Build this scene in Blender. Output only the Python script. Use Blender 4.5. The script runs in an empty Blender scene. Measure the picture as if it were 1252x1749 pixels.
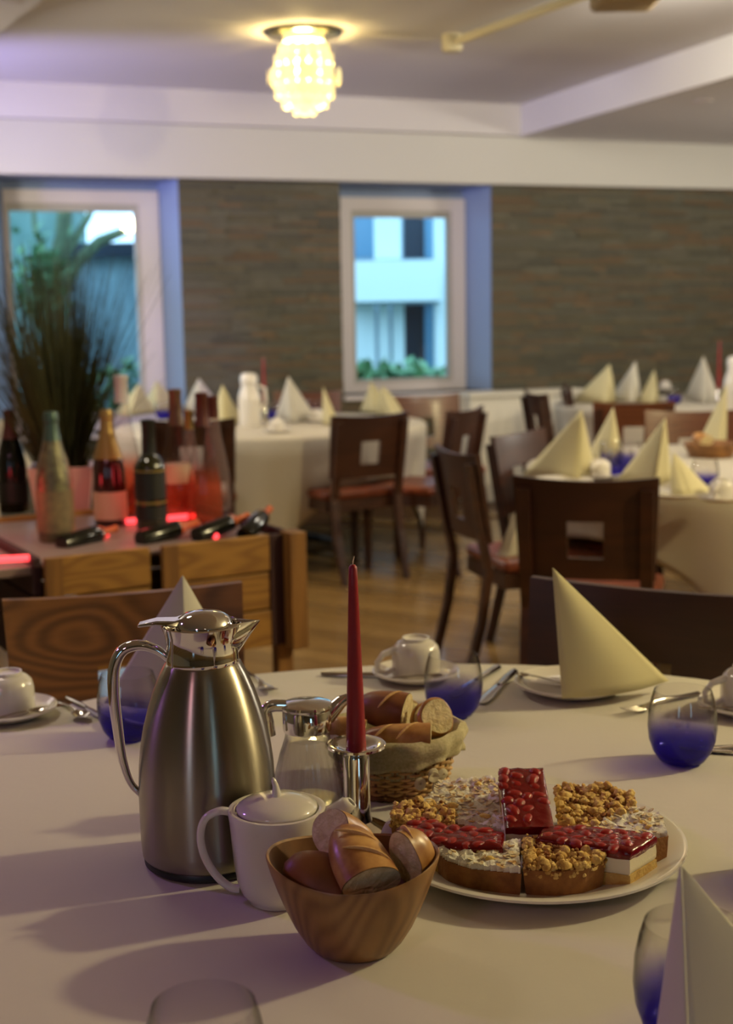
import bpy, bmesh, math, random
from mathutils import Vector, Matrix, noise
random.seed(7)
PI = math.pi
SC = bpy.context.scene
COL = SC.collection

# ------------------------------------------------------------------ camera
F, CX, CY, PITCH, ROLL, CAMH = 2300.0, 626.0, 874.5, math.radians(8.5), .017, 1.40
fw = Vector((0, math.cos(PITCH), -math.sin(PITCH)))
up0 = Vector((0, math.sin(PITCH), math.cos(PITCH)))
r0 = Vector((1, 0, 0))
UP = up0*math.cos(ROLL) + r0*math.sin(ROLL)
RT = r0*math.cos(ROLL) - up0*math.sin(ROLL)
CAM = Vector((0, 0, CAMH))
cd = bpy.data.cameras.new('camera')
cam = bpy.data.objects.new('camera', cd)
COL.objects.link(cam)
cam.matrix_world = Matrix(((RT.x, UP.x, -fw.x, 0), (RT.y, UP.y, -fw.y, 0), (RT.z, UP.z, -fw.z, CAMH), (0, 0, 0, 1)))
cd.sensor_fit = 'HORIZONTAL'
cd.sensor_width = 36
cd.lens = F/1252*36
cd.clip_start = .05
cd.clip_end = 200
cd.dof.use_dof = True
cd.dof.focus_distance = 1.52
cd.dof.aperture_fstop = 7.0
SC.camera = cam


def ray(x, y):
    return fw*F + RT*(x-CX) - UP*(y-CY)


def T(x, y, z=.75):
    d = ray(x, y)
    return CAM + d*((z-CAMH)/d.z)


def atY(x, y, Y):
    d = ray(x, y)
    return CAM + d*(Y/d.y)


# ------------------------------------------------------------------ world, exposure, lamps
def s2l(c):
    return tuple((v/255/12.92 if v/255 <= .04045 else ((v/255+.055)/1.055)**2.4) for v in c)


W = bpy.data.worlds.new('world')
SC.world = W
W.use_nodes = True
wn = W.node_tree
bg = wn.nodes['Background']
bg.inputs['Color'].default_value = (.42, .74, 1.0, 1)
bg.inputs['Strength'].default_value = 3.4
SC.view_settings.view_transform = 'Standard'
SC.view_settings.look = 'None'
SC.view_settings.gamma = 1
SC.view_settings.exposure = 0
SC.view_settings.use_curve_mapping = False
try:
    SC.cycles.max_bounces = 12
    SC.cycles.transparent_max_bounces = 24
    SC.cycles.transmission_bounces = 10
    SC.cycles.diffuse_bounces = 4
    SC.cycles.caustics_reflective = False
    SC.cycles.caustics_refractive = False
    SC.cycles.sample_clamp_indirect = 4
    SC.cycles.use_denoising = True
except Exception:
    pass


def light(name, kind, loc, power, color, size=.1, target=None, spot=60, blend=.4, spread=0):
    l = bpy.data.lights.new(name, kind)
    l.energy = power
    l.color = color
    if kind in ('POINT', 'SPOT'):
        l.shadow_soft_size = size
    if kind == 'AREA':
        l.shape = 'DISK'
        l.size = size
        if spread:
            l.spread = math.radians(spread)
    if kind == 'SPOT':
        l.spot_size = math.radians(spot)
        l.spot_blend = blend
    o = bpy.data.objects.new(name, l)
    o.location = loc
    if target is not None:
        o.rotation_euler = (Vector(target)-Vector(loc)).to_track_quat('-Z', 'Y').to_euler()
    COL.objects.link(o)
    return o


WARM = (1.0, .84, .44)
light('key_lamp', 'POINT', (3.1, 2.45, 2.55), 235, WARM, .09)
light('fill_near', 'AREA', (.4, -.9, 2.8), 24, (1, .88, .68), .9, (.4, -.9, 0))  # added fill behind the camera, softens the near table's shadows
light('fill_left', 'AREA', (-3.2, 7.5, 2.5), 22, (1, .92, .78), .4, (-1.2, 7.8, .6), spread=120)  # unseen fill added beyond the left edge for the middle table
light('fill_crates', 'AREA', (-1.2, 3.2, 2.6), 9, (1, .86, .66), .4, (-1.2, 3.2, 0), spread=120)  # added warm fill above the crate stand, no fitting modelled
light('fill_right', 'AREA', (3.5, 4.7, 2.6), 30, (1, .88, .66), .4, (2.2, 5.4, 0), spread=140)  # fill added out of view for the right hand table
light('fill_mid', 'AREA', (.9, 5.6, 2.82), 14, (1, .90, .74), .4, (.9, 5.6, 0), spread=120)  # added fill over the aisle, just out of frame
light('wall_fill', 'AREA', (1.5, 5.9, 2.80), 46, (1, .93, .80), .5, (1.4, 10.0, 1.8), spread=120)  # unseen area lamp added to brighten the stone wall
light('wall_fill_left', 'AREA', (-3.3, 6.2, 2.5), 22, (1, .93, .80), .5, (-.9, 9.4, 1.6))  # second added wall fill, past the left edge
light('stage_light_violet', 'SPOT', (-2.9, 2.6, 2.5), 58, (.52, .20, 1.0), .12, (-.55, 1.5, .75), 34, .6)
light('stage_light_magenta', 'SPOT', (-1.5, -1.4, 2.5), 26, (1, .46, .62), .15, (-.6, 1.6, .75), 50, .7)
light('led_wash_ceiling', 'SPOT', (-3.4, 7.0, 1.9), 280, (.46, .40, 1.0), .1, (-.9, 8.7, 2.84), 62, .9)
light('ceiling_fill_right', 'AREA', (5.2, 8.4, 1.9), 75, (1, .93, .80), .5, (4.0, 8.2, 2.84))  # upward fill added out of view to lift the ceiling's brightness
light('ceiling_fill_left', 'AREA', (-3.5, 5.4, 1.9), 45, (1, .93, .84), .5, (-2.6, 6.6, 2.84))  # added upward fill for the left part of the ceiling, unseen
light('led_wash_window', 'SPOT', (-.2, 7.6, 2.3), 60, (.45, .34, 1.0), .1, (-1.35, 9.2, .9), 40, .8)

# ------------------------------------------------------------------ materials
MATS = {}


def newmat(name):
    m = bpy.data.materials.new(name)
    m.use_nodes = True
    nt = m.node_tree
    b = nt.nodes['Principled BSDF']
    return m, nt, b


def coords(nt, scale=(1, 1, 1), rot=(0, 0, 0), kind='Object'):
    tc = nt.nodes.new('ShaderNodeTexCoord')
    mp = nt.nodes.new('ShaderNodeMapping')
    mp.inputs['Scale'].default_value = scale
    mp.inputs['Rotation'].default_value = rot
    nt.links.new(tc.outputs[kind], mp.inputs['Vector'])
    return mp.outputs['Vector']


def ramp(nt, fac, stops):
    r = nt.nodes.new('ShaderNodeValToRGB')
    e = r.color_ramp.elements
    while len(e) < len(stops):
        e.new(.5)
    for i, (p, c) in enumerate(stops):
        e[i].position = p
        e[i].color = tuple(c)+(1,) if len(c) == 3 else c
    nt.links.new(fac, r.inputs['Fac'])
    return r.outputs['Color']


def noise_tex(nt, vec, scale=5, detail=4, rough=.5, dist=0):
    n = nt.nodes.new('ShaderNodeTexNoise')
    n.inputs['Scale'].default_value = scale
    n.inputs['Detail'].default_value = detail
    n.inputs['Roughness'].default_value = rough
    n.inputs['Distortion'].default_value = dist
    nt.links.new(vec, n.inputs['Vector'])
    return n.outputs['Fac']


def bump(nt, b, h, strength=.3, dist=.01):
    bp = nt.nodes.new('ShaderNodeBump')
    bp.inputs['Strength'].default_value = strength
    bp.inputs['Distance'].default_value = dist
    nt.links.new(h, bp.inputs['Height'])
    nt.links.new(bp.outputs['Normal'], b.inputs['Normal'])


def mat(name, color, rough=.5, metal=0, color2=None, nscale=8, stretch=(1, 1, 1), bumps=0, bdist=.005, sss=0, coat=0, spec=.5, lo=.35, hi=.65, bscale=None, detail=4):
    if name in MATS:
        return MATS[name]
    m, nt, b = newmat(name)
    c = s2l(color)
    b.inputs['Base Color'].default_value = c+(1,)
    b.inputs['Roughness'].default_value = rough
    b.inputs['Metallic'].default_value = metal
    b.inputs['Specular IOR Level'].default_value = spec
    if coat:
        b.inputs['Coat Weight'].default_value = coat
        b.inputs['Coat Roughness'].default_value = .08
    if sss:
        b.inputs['Subsurface Weight'].default_value = sss
        b.inputs['Subsurface Radius'].default_value = (.01, .006, .003)
        b.inputs['Subsurface Scale'].default_value = .5
    v = coords(nt, stretch)
    if color2 is not None:
        f = noise_tex(nt, v, nscale, detail)
        nt.links.new(ramp(nt, f, [(lo, c), (hi, s2l(color2))]), b.inputs['Base Color'])
    if bumps:
        bump(nt, b, noise_tex(nt, v, bscale or nscale*3, detail), bumps, bdist)
    MATS[name] = m
    return m


def wood(name, c1, c2, scale=6, stretch=(1, 1, 8), rough=.4, coat=0, dist=3, rot=(0, 0, 0), bands=False, knots=None):
    m, nt, b = newmat(name)
    v = coords(nt, stretch, rot)
    w = nt.nodes.new('ShaderNodeTexWave')
    w.wave_type = 'RINGS' if bands else 'BANDS'
    w.bands_direction = 'Z'
    if bands:
        w.rings_direction = 'SPHERICAL'
    w.inputs['Scale'].default_value = scale
    w.inputs['Distortion'].default_value = dist
    w.inputs['Detail'].default_value = 3
    w.inputs['Detail Scale'].default_value = 1.2
    nt.links.new(v, w.inputs['Vector'])
    n = noise_tex(nt, v, scale*5, 5)
    mx = nt.nodes.new('ShaderNodeMix')
    mx.inputs['Factor'].default_value = .45
    nt.links.new(w.outputs['Fac'], mx.inputs['A'])
    nt.links.new(n, mx.inputs['B'])
    col = ramp(nt, mx.outputs['Result'], [(.2, s2l(c1)), (.8, s2l(c2))])
    if knots:
        vo = nt.nodes.new('ShaderNodeTexVoronoi')
        vo.inputs['Scale'].default_value = knots
        nt.links.new(coords(nt, (1, 1, 1.6)), vo.inputs['Vector'])
        k = ramp(nt, vo.outputs['Distance'], [(.05, (.25, .25, .25)), (.2, (1, 1, 1))])
        mm = nt.nodes.new('ShaderNodeMix')
        mm.data_type = 'RGBA'
        mm.blend_type = 'MULTIPLY'
        mm.inputs['Factor'].default_value = .8
        nt.links.new(col, mm.inputs['A'])
        nt.links.new(k, mm.inputs['B'])
        col = mm.outputs['Result']
    nt.links.new(col, b.inputs['Base Color'])
    b.inputs['Roughness'].default_value = rough
    if coat:
        b.inputs['Coat Weight'].default_value = coat
        b.inputs['Coat Roughness'].default_value = .15
    MATS[name] = m
    return m


def veneer(name, c1, c2, stretch=(1, 1, 4), scale=1.5, freq=60, rough=.4, coat=0, amount=.5):
    """cathedral grain: level lines of a smooth noise field"""
    m, nt, b = newmat(name)
    v = coords(nt, stretch)
    n = noise_tex(nt, v, scale, 1.2, .3)
    mu = nt.nodes.new('ShaderNodeMath')
    mu.operation = 'MULTIPLY'
    mu.inputs[1].default_value = freq
    nt.links.new(n, mu.inputs[0])
    si = nt.nodes.new('ShaderNodeMath')
    si.operation = 'SINE'
    nt.links.new(mu.outputs[0], si.inputs[0])
    mr = nt.nodes.new('ShaderNodeMapRange')
    mr.inputs['From Min'].default_value = -1
    nt.links.new(si.outputs[0], mr.inputs['Value'])
    n2 = noise_tex(nt, coords(nt, (stretch[0]*4, stretch[1]*4, stretch[2]*20) if stretch[2] > 1 else (40, 40, 4)), 3, 4)
    mx = nt.nodes.new('ShaderNodeMix')
    mx.inputs['Factor'].default_value = 1-amount
    nt.links.new(mr.outputs['Result'], mx.inputs['A'])
    nt.links.new(n2, mx.inputs['B'])
    nt.links.new(ramp(nt, mx.outputs['Result'], [(.15, s2l(c1)), (.85, s2l(c2))]), b.inputs['Base Color'])
    b.inputs['Roughness'].default_value = rough
    if coat:
        b.inputs['Coat Weight'].default_value = coat
        b.inputs['Coat Roughness'].default_value = .2
    MATS[name] = m
    return m


def emit(name, color, strength):
    m, nt, b = newmat(name)
    b.inputs['Base Color'].default_value = tuple(color)+(1,)
    b.inputs['Emission Color'].default_value = tuple(color)+(1,)
    b.inputs['Emission Strength'].default_value = strength
    return m


def thin_glass(name, tint=(1, 1, 1), edge=.55, rough=.02, grad=None, spec=1.0, haze=0, hazecol=(.9, .9, .9)):
    """clear walled glass: tinted straight-through light + fresnel gloss; grad = (z0, z1, low tint)"""
    m, nt, b = newmat(name)
    nt.nodes.remove(b)
    out = nt.nodes['Material Output']
    tr = nt.nodes.new('ShaderNodeBsdfTransparent')
    gl = nt.nodes.new('ShaderNodeBsdfGlossy')
    gl.inputs['Roughness'].default_value = rough
    lw = nt.nodes.new('ShaderNodeLayerWeight')
    lw.inputs['Blend'].default_value = .5
    f5 = nt.nodes.new('ShaderNodeMath')
    f5.operation = 'POWER'
    f5.inputs[1].default_value = 4.5
    fr = nt.nodes.new('ShaderNodeMath')
    fr.operation = 'MULTIPLY_ADD'
    fr.inputs[1].default_value = .75
    fr.inputs[2].default_value = .035
    lw0 = nt.nodes.new('ShaderNodeLayerWeight')
    lw0.inputs['Blend'].default_value = .5
    nt.links.new(lw0.outputs['Facing'], f5.inputs[0])
    nt.links.new(f5.outputs[0], fr.inputs[0])
    c = nt.nodes.new('ShaderNodeMix')
    c.data_type = 'RGBA'
    dark = tuple(x*x*edge for x in tint)
    rp = nt.nodes.new('ShaderNodeMath')
    rp.operation = 'POWER'
    rp.inputs[1].default_value = 3.6
    nt.links.new(lw.outputs['Facing'], rp.inputs[0])
    nt.links.new(rp.outputs[0], c.inputs['Factor'])
    c.inputs['A'].default_value = tuple(tint)+(1,)
    c.inputs['B'].default_value = dark+(1,)
    col = c.outputs['Result']
    if grad:
        z0, z1, low = grad
        tc = nt.nodes.new('ShaderNodeTexCoord')
        sp = nt.nodes.new('ShaderNodeSeparateXYZ')
        nt.links.new(tc.outputs['Object'], sp.inputs[0])
        mr = nt.nodes.new('ShaderNodeMapRange')
        mr.interpolation_type = 'SMOOTHSTEP'
        mr.inputs['From Min'].default_value = z0
        mr.inputs['From Max'].default_value = z1
        nt.links.new(sp.outputs['Z'], mr.inputs['Value'])
        m2 = nt.nodes.new('ShaderNodeMix')
        m2.data_type = 'RGBA'
        m2.inputs['A'].default_value = tuple(low)+(1,)
        m2.inputs['B'].default_value = (1, 1, 1, 1)
        nt.links.new(mr.outputs['Result'], m2.inputs['Factor'])
        m3 = nt.nodes.new('ShaderNodeMix')
        m3.data_type = 'RGBA'
        m3.blend_type = 'MULTIPLY'
        m3.inputs['Factor'].default_value = 1
        nt.links.new(col, m3.inputs['A'])
        nt.links.new(m2.outputs['Result'], m3.inputs['B'])
        col = m3.outputs['Result']
    nt.links.new(col, tr.inputs['Color'])
    mx = nt.nodes.new('ShaderNodeMixShader')
    nt.links.new(fr.outputs[0], mx.inputs['Fac'])
    nt.links.new(tr.outputs[0], mx.inputs[1])
    nt.links.new(gl.outputs[0], mx.inputs[2])
    last = mx
    if haze:
        df = nt.nodes.new('ShaderNodeBsdfDiffuse')
        df.inputs['Color'].default_value = tuple(hazecol)+(1,)
        m4 = nt.nodes.new('ShaderNodeMixShader')
        if grad:
            mr2 = nt.nodes.new('ShaderNodeMapRange')
            mr2.interpolation_type = 'SMOOTHSTEP'
            mr2.inputs['From Min'].default_value = grad[0]
            mr2.inputs['From Max'].default_value = grad[1]
            mr2.inputs['To Min'].default_value = haze
            mr2.inputs['To Max'].default_value = 0
            nt.links.new(sp.outputs['Z'], mr2.inputs['Value'])
            nt.links.new(mr2.outputs['Result'], m4.inputs['Fac'])
        else:
            m4.inputs['Fac'].default_value = haze
        nt.links.new(mx.outputs[0], m4.inputs[1])
        nt.links.new(df.outputs[0], m4.inputs[2])
        last = m4
    nt.links.new(last.outputs[0], out.inputs['Surface'])
    MATS[name] = m
    return m


M = {}
M['plaster'] = mat('plaster', (206, 202, 200), .85, bumps=.05, nscale=20)
M['fascia'] = mat('fascia_paint', (200, 198, 190), .8)
M['window_frame'] = mat('window_frame_white', (208, 200, 200), .45)
M['reveal'] = mat('reveal_daylit_blue', (128, 146, 178), .55)  # blue of the daylight is put into the reveal colour
M['floor_base'] = mat('floor_base', (90, 62, 32), .5)
M['planks'] = [wood('floor_oak_%s' % n, c1, c2, 3, (1, 9, 1), .20, 0, 2) for n, c1, c2 in (('a', (138, 106, 60), (170, 134, 82)), ('b', (128, 98, 56), (160, 126, 76)), ('c', (146, 114, 66), (178, 142, 90)))]
M['stones'] = [mat('slate_%s' % n, c, .85, color2=c2, nscale=14, bumps=.5, bdist=.01) for n, c, c2 in (
    ('grey', (88, 86, 71), (99, 96, 80)), ('olive', (91, 85, 65), (99, 92, 72)), ('rust', (98, 83, 63), (109, 91, 67)), ('dark', (79, 77, 65), (89, 86, 72)), ('pale', (99, 95, 80), (93, 89, 74)))]
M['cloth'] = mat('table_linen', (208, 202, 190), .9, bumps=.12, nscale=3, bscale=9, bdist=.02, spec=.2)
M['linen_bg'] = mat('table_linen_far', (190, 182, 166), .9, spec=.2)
M['napkin'] = mat('napkin_paper', (204, 194, 152), .9, bumps=.15, nscale=60, bscale=500, bdist=.001, spec=.2)
M['napkin_pale'] = mat('napkin_paper_pale', (206, 200, 184), .9, spec=.2)
M['porcelain'] = mat('porcelain', (222, 216, 206), .12, spec=.6, coat=.3)
M['chrome'] = mat('chrome', (225, 222, 218), .06, 1)
M['steel_cut'] = mat('cutlery_steel', (190, 184, 176), .16, 1)
M['black_plastic'] = mat('black_plastic', (18, 18, 20), .4)
M['candle'] = mat('candle_wax_red', (138, 14, 26), .38, sss=.15)
M['wick'] = mat('wick', (220, 196, 160), .9)
M['wicker'] = mat('wicker', (186, 144, 88), .55, color2=(214, 174, 116), nscale=30)
M['wicker_dark'] = mat('wicker_dark', (110, 72, 38), .6, color2=(150, 104, 58), nscale=30)
M['liner'] = mat('basket_linen', (196, 184, 148), .95, color2=(176, 164, 128), nscale=260, bumps=.4, bscale=400, bdist=.002, spec=.15)
M['bow'] = mat('bow_ribbon', (196, 184, 156), .9)
M['crumb'] = mat('bread_crumb', (232, 216, 172), .95, color2=(208, 186, 138), nscale=90, bumps=.8, bscale=220, bdist=.003, sss=.1, spec=.15)
M['crust'] = mat('bread_crust', (142, 84, 32), .33, color2=(206, 158, 92), nscale=34, lo=.32, hi=.68, bumps=.25, bscale=60, bdist=.002)
M['crust_dark'] = mat('bread_crust_dark', (108, 62, 26), .45, color2=(142, 88, 40), nscale=18, bumps=.2, bscale=60, bdist=.002)
M['slash'] = mat('bread_slash', (214, 172, 112), .8, bumps=.4, nscale=80)
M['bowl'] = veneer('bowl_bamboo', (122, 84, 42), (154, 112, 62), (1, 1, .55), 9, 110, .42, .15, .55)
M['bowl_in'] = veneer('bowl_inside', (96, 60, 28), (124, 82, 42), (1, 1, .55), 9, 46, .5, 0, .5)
M['tart'] = mat('tart_crust', (122, 76, 34), .8, color2=(156, 104, 50), nscale=60, bumps=.5, bscale=200, bdist=.003)
M['crumble'] = mat('crumble', (190, 146, 70), .85, color2=(234, 202, 124), nscale=70, bumps=.6, bscale=300, bdist=.003)
M['crumble_dark'] = mat('crumble_dark', (110, 62, 22), .85, color2=(150, 92, 36), nscale=70, bumps=.5, bscale=300)
M['sugar'] = mat('sugared_top', (232, 227, 212), .95, color2=(176, 142, 92), nscale=60, lo=.55, hi=.76, bumps=.7, bscale=260, bdist=.003)
M['almond'] = mat('almond_flake', (222, 210, 176), .8, color2=(196, 150, 84), nscale=120, lo=.45, hi=.65)
M['apple'] = mat('apple_piece', (222, 188, 96), .5)
M['cream'] = mat('cream_layer', (228, 216, 186), .6, sss=.2, bumps=.1, nscale=80)
M['sponge'] = mat('sponge_base', (204, 172, 104), .95, color2=(186, 148, 80), nscale=120, bumps=.6, bscale=300, bdist=.003)
M['jelly'] = mat('cherry_jelly', (104, 8, 10), .12, coat=0, spec=.4, bumps=.35, nscale=40, bscale=70, bdist=.005)
M['cherry'] = mat('cherry_flesh', (176, 32, 24), .14, coat=0, color2=(120, 10, 14), nscale=60, sss=.1, bumps=.2, bscale=150, bdist=.003)
M['chair_dark'] = veneer('chair_walnut', (44, 20, 11), (66, 34, 18), (1, 1, 3), 2.2, 40, .42, 0, .35)
M['chair_grain'] = veneer('chair_veneer_light', (88, 54, 24), (128, 84, 42), (1.1, 1, 2.6), 2.4, 120, .42, .1, .6)
M['chair_mid'] = wood('chair_veneer_mid', (74, 38, 20), (104, 58, 32), 5, (1, 1, 2.2), .38, .15, 4)
M['chair_far'] = mat('chair_beech', (124, 66, 32), .5)
M['leather'] = mat('seat_leather', (122, 58, 34), .38, color2=(104, 48, 28), nscale=20, bumps=.1)
M['pine'] = veneer('crate_pine', (126, 86, 36), (164, 120, 54), (1.3, 4, 6), 2.0, 44, .55, 0, .5)
M['pine_post'] = veneer('crate_post', (108, 72, 32), (140, 98, 46), (6, 6, 1), 2.0, 20, .55, 0, .45)
M['pine_dark'] = mat('crate_inside', (52, 22, 24), .7)  # purple-black tone takes in the shade of the crate recesses
M['display'] = mat('display_panel', (138, 118, 112), .4)
M['pot'] = mat('pot_ceramic', (206, 158, 150), .45)
M['grass'] = mat('grass_blade', (44, 50, 22), .6, color2=(74, 76, 36), nscale=6)
M['grass_tip'] = mat('grass_tip', (120, 110, 70), .7)
M['soil'] = mat('soil', (40, 32, 24), .95)
M['led'] = emit('led_strip_red', (1, .06, .07), 2.6)
M['foil_olive'] = mat('foil_olive', (126, 122, 92), .32, .6, color2=(92, 86, 70), nscale=60, bumps=.5)
M['foil_gold'] = mat('foil_gold', (158, 132, 78), .38, .6)
M['foil_rose'] = mat('foil_burgundy', (92, 50, 44), .4, .3)
M['foil_green'] = mat('foil_green', (70, 92, 82), .35, .4)
M['foil_brown'] = mat('foil_brown', (112, 88, 70), .4, .3)
M['foil_orange'] = mat('foil_orange', (186, 92, 40), .42, .3)
M['foil_white'] = mat('foil_white', (200, 204, 206), .4)
M['bottle_dark'] = mat('bottle_dark_glass', (16, 17, 12), .12)
M['bottle_brown'] = mat('bottle_brown_glass', (48, 10, 10), .07, coat=.6)
M['bottle_green'] = mat('bottle_green_glass', (34, 34, 14), .08, coat=.6)
M['label_black'] = mat('label_black', (26, 28, 24), .5)
M['label_gold'] = mat('label_gold', (150, 126, 70), .4, .4)
M['label_pale'] = mat('label_pale', (196, 168, 140), .6)
M['label_olive'] = mat('label_olive', (130, 112, 78), .6, color2=(104, 90, 66), nscale=40)
M['white_box'] = mat('white_laminate', (220, 214, 198), .5)
M['lampmetal'] = mat('lamp_plate', (120, 116, 104), .25, .9)
M['rail'] = mat('ceiling_rail_cream', (206, 194, 152), .6)
M['unit'] = mat('ceiling_unit_beige', (142, 120, 82), .6)
M['table_leg'] = mat('table_iron', (28, 22, 20), .4, .5)
M['ext_white'] = mat('render_white', (224, 234, 232), .9)
M['ext_grey'] = mat('render_grey', (150, 172, 186), .9)
M['ext_dark'] = mat('dark_opening', (26, 38, 54), .3)
M['ext_blue'] = mat('blue_glazing', (96, 140, 168), .15)
M['fence'] = mat('fence_board', (132, 158, 166), .85, color2=(112, 136, 146), nscale=3)
M['bark'] = mat('bark', (112, 128, 96), .9, color2=(84, 98, 76), nscale=8)
M['leaf'] = mat('outdoor_leaf', (118, 160, 112), .7, color2=(84, 132, 92), nscale=5)
M['ground'] = mat('outdoor_ground', (96, 112, 100), .95)
M['gl_window'] = thin_glass('window_glass', (.96, .98, 1.0), .9)
M['gl_tumbler'] = thin_glass('tumbler_glass', (.975, .97, .965), .22, grad=(.008, .066, (.10, .05, .78)), haze=.24, hazecol=(.06, .03, .50))
M['gl_clear'] = thin_glass('ribbed_glass', (.97, .97, .97), .45)
M['gl_rose'] = thin_glass('rose_wine_glass', (.90, .86, .86), .5, grad=(.09, .16, (.92, .40, .28)), haze=.2, hazecol=(.75, .2, .10))
M['gl_pale'] = thin_glass('pale_bottle_glass', (.90, .84, .86), .5, haze=.12, hazecol=(.8, .6, .6))
M['sugarfill'] = thin_glass('milk_fill', (.95, .93, .88), .7, haze=.22, hazecol=(.82, .78, .66))


def steel():
    m, nt, b = newmat('brushed_steel')
    b.inputs['Base Color'].default_value = s2l((158, 150, 134))+(1,)
    b.inputs['Metallic'].default_value = 1
    b.inputs['Roughness'].default_value = .30
    b.inputs['Anisotropic'].default_value = .92
    b.inputs['Anisotropic Rotation'].default_value = .25
    tg = nt.nodes.new('ShaderNodeTangent')
    tg.direction_type = 'RADIAL'
    tg.axis = 'Z'
    nt.links.new(tg.outputs[0], b.inputs['Tangent'])
    v = coords(nt, (1, 1, 260))
    bump(nt, b, noise_tex(nt, v, 6, 3), .06, .0005)
    return m


M['steel'] = steel()


def shell():
    """opaque capiz discs; their own emission stands in for bulb light shining through"""
    m, nt, b = newmat('capiz_shell')
    b.inputs['Base Color'].default_value = (1, .92, .62, 1)
    b.inputs['Roughness'].default_value = .35
    b.inputs['Emission Color'].default_value = (1, .78, .27, 1)
    b.inputs['Emission Strength'].default_value = .95
    return m


M['shell'] = shell()
M['bulb'] = emit('bulb', (1, .86, .55), 14)
M['down'] = emit('downlight_glow', (1, .97, .9), 30)

# ------------------------------------------------------------------ mesh helpers


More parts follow.
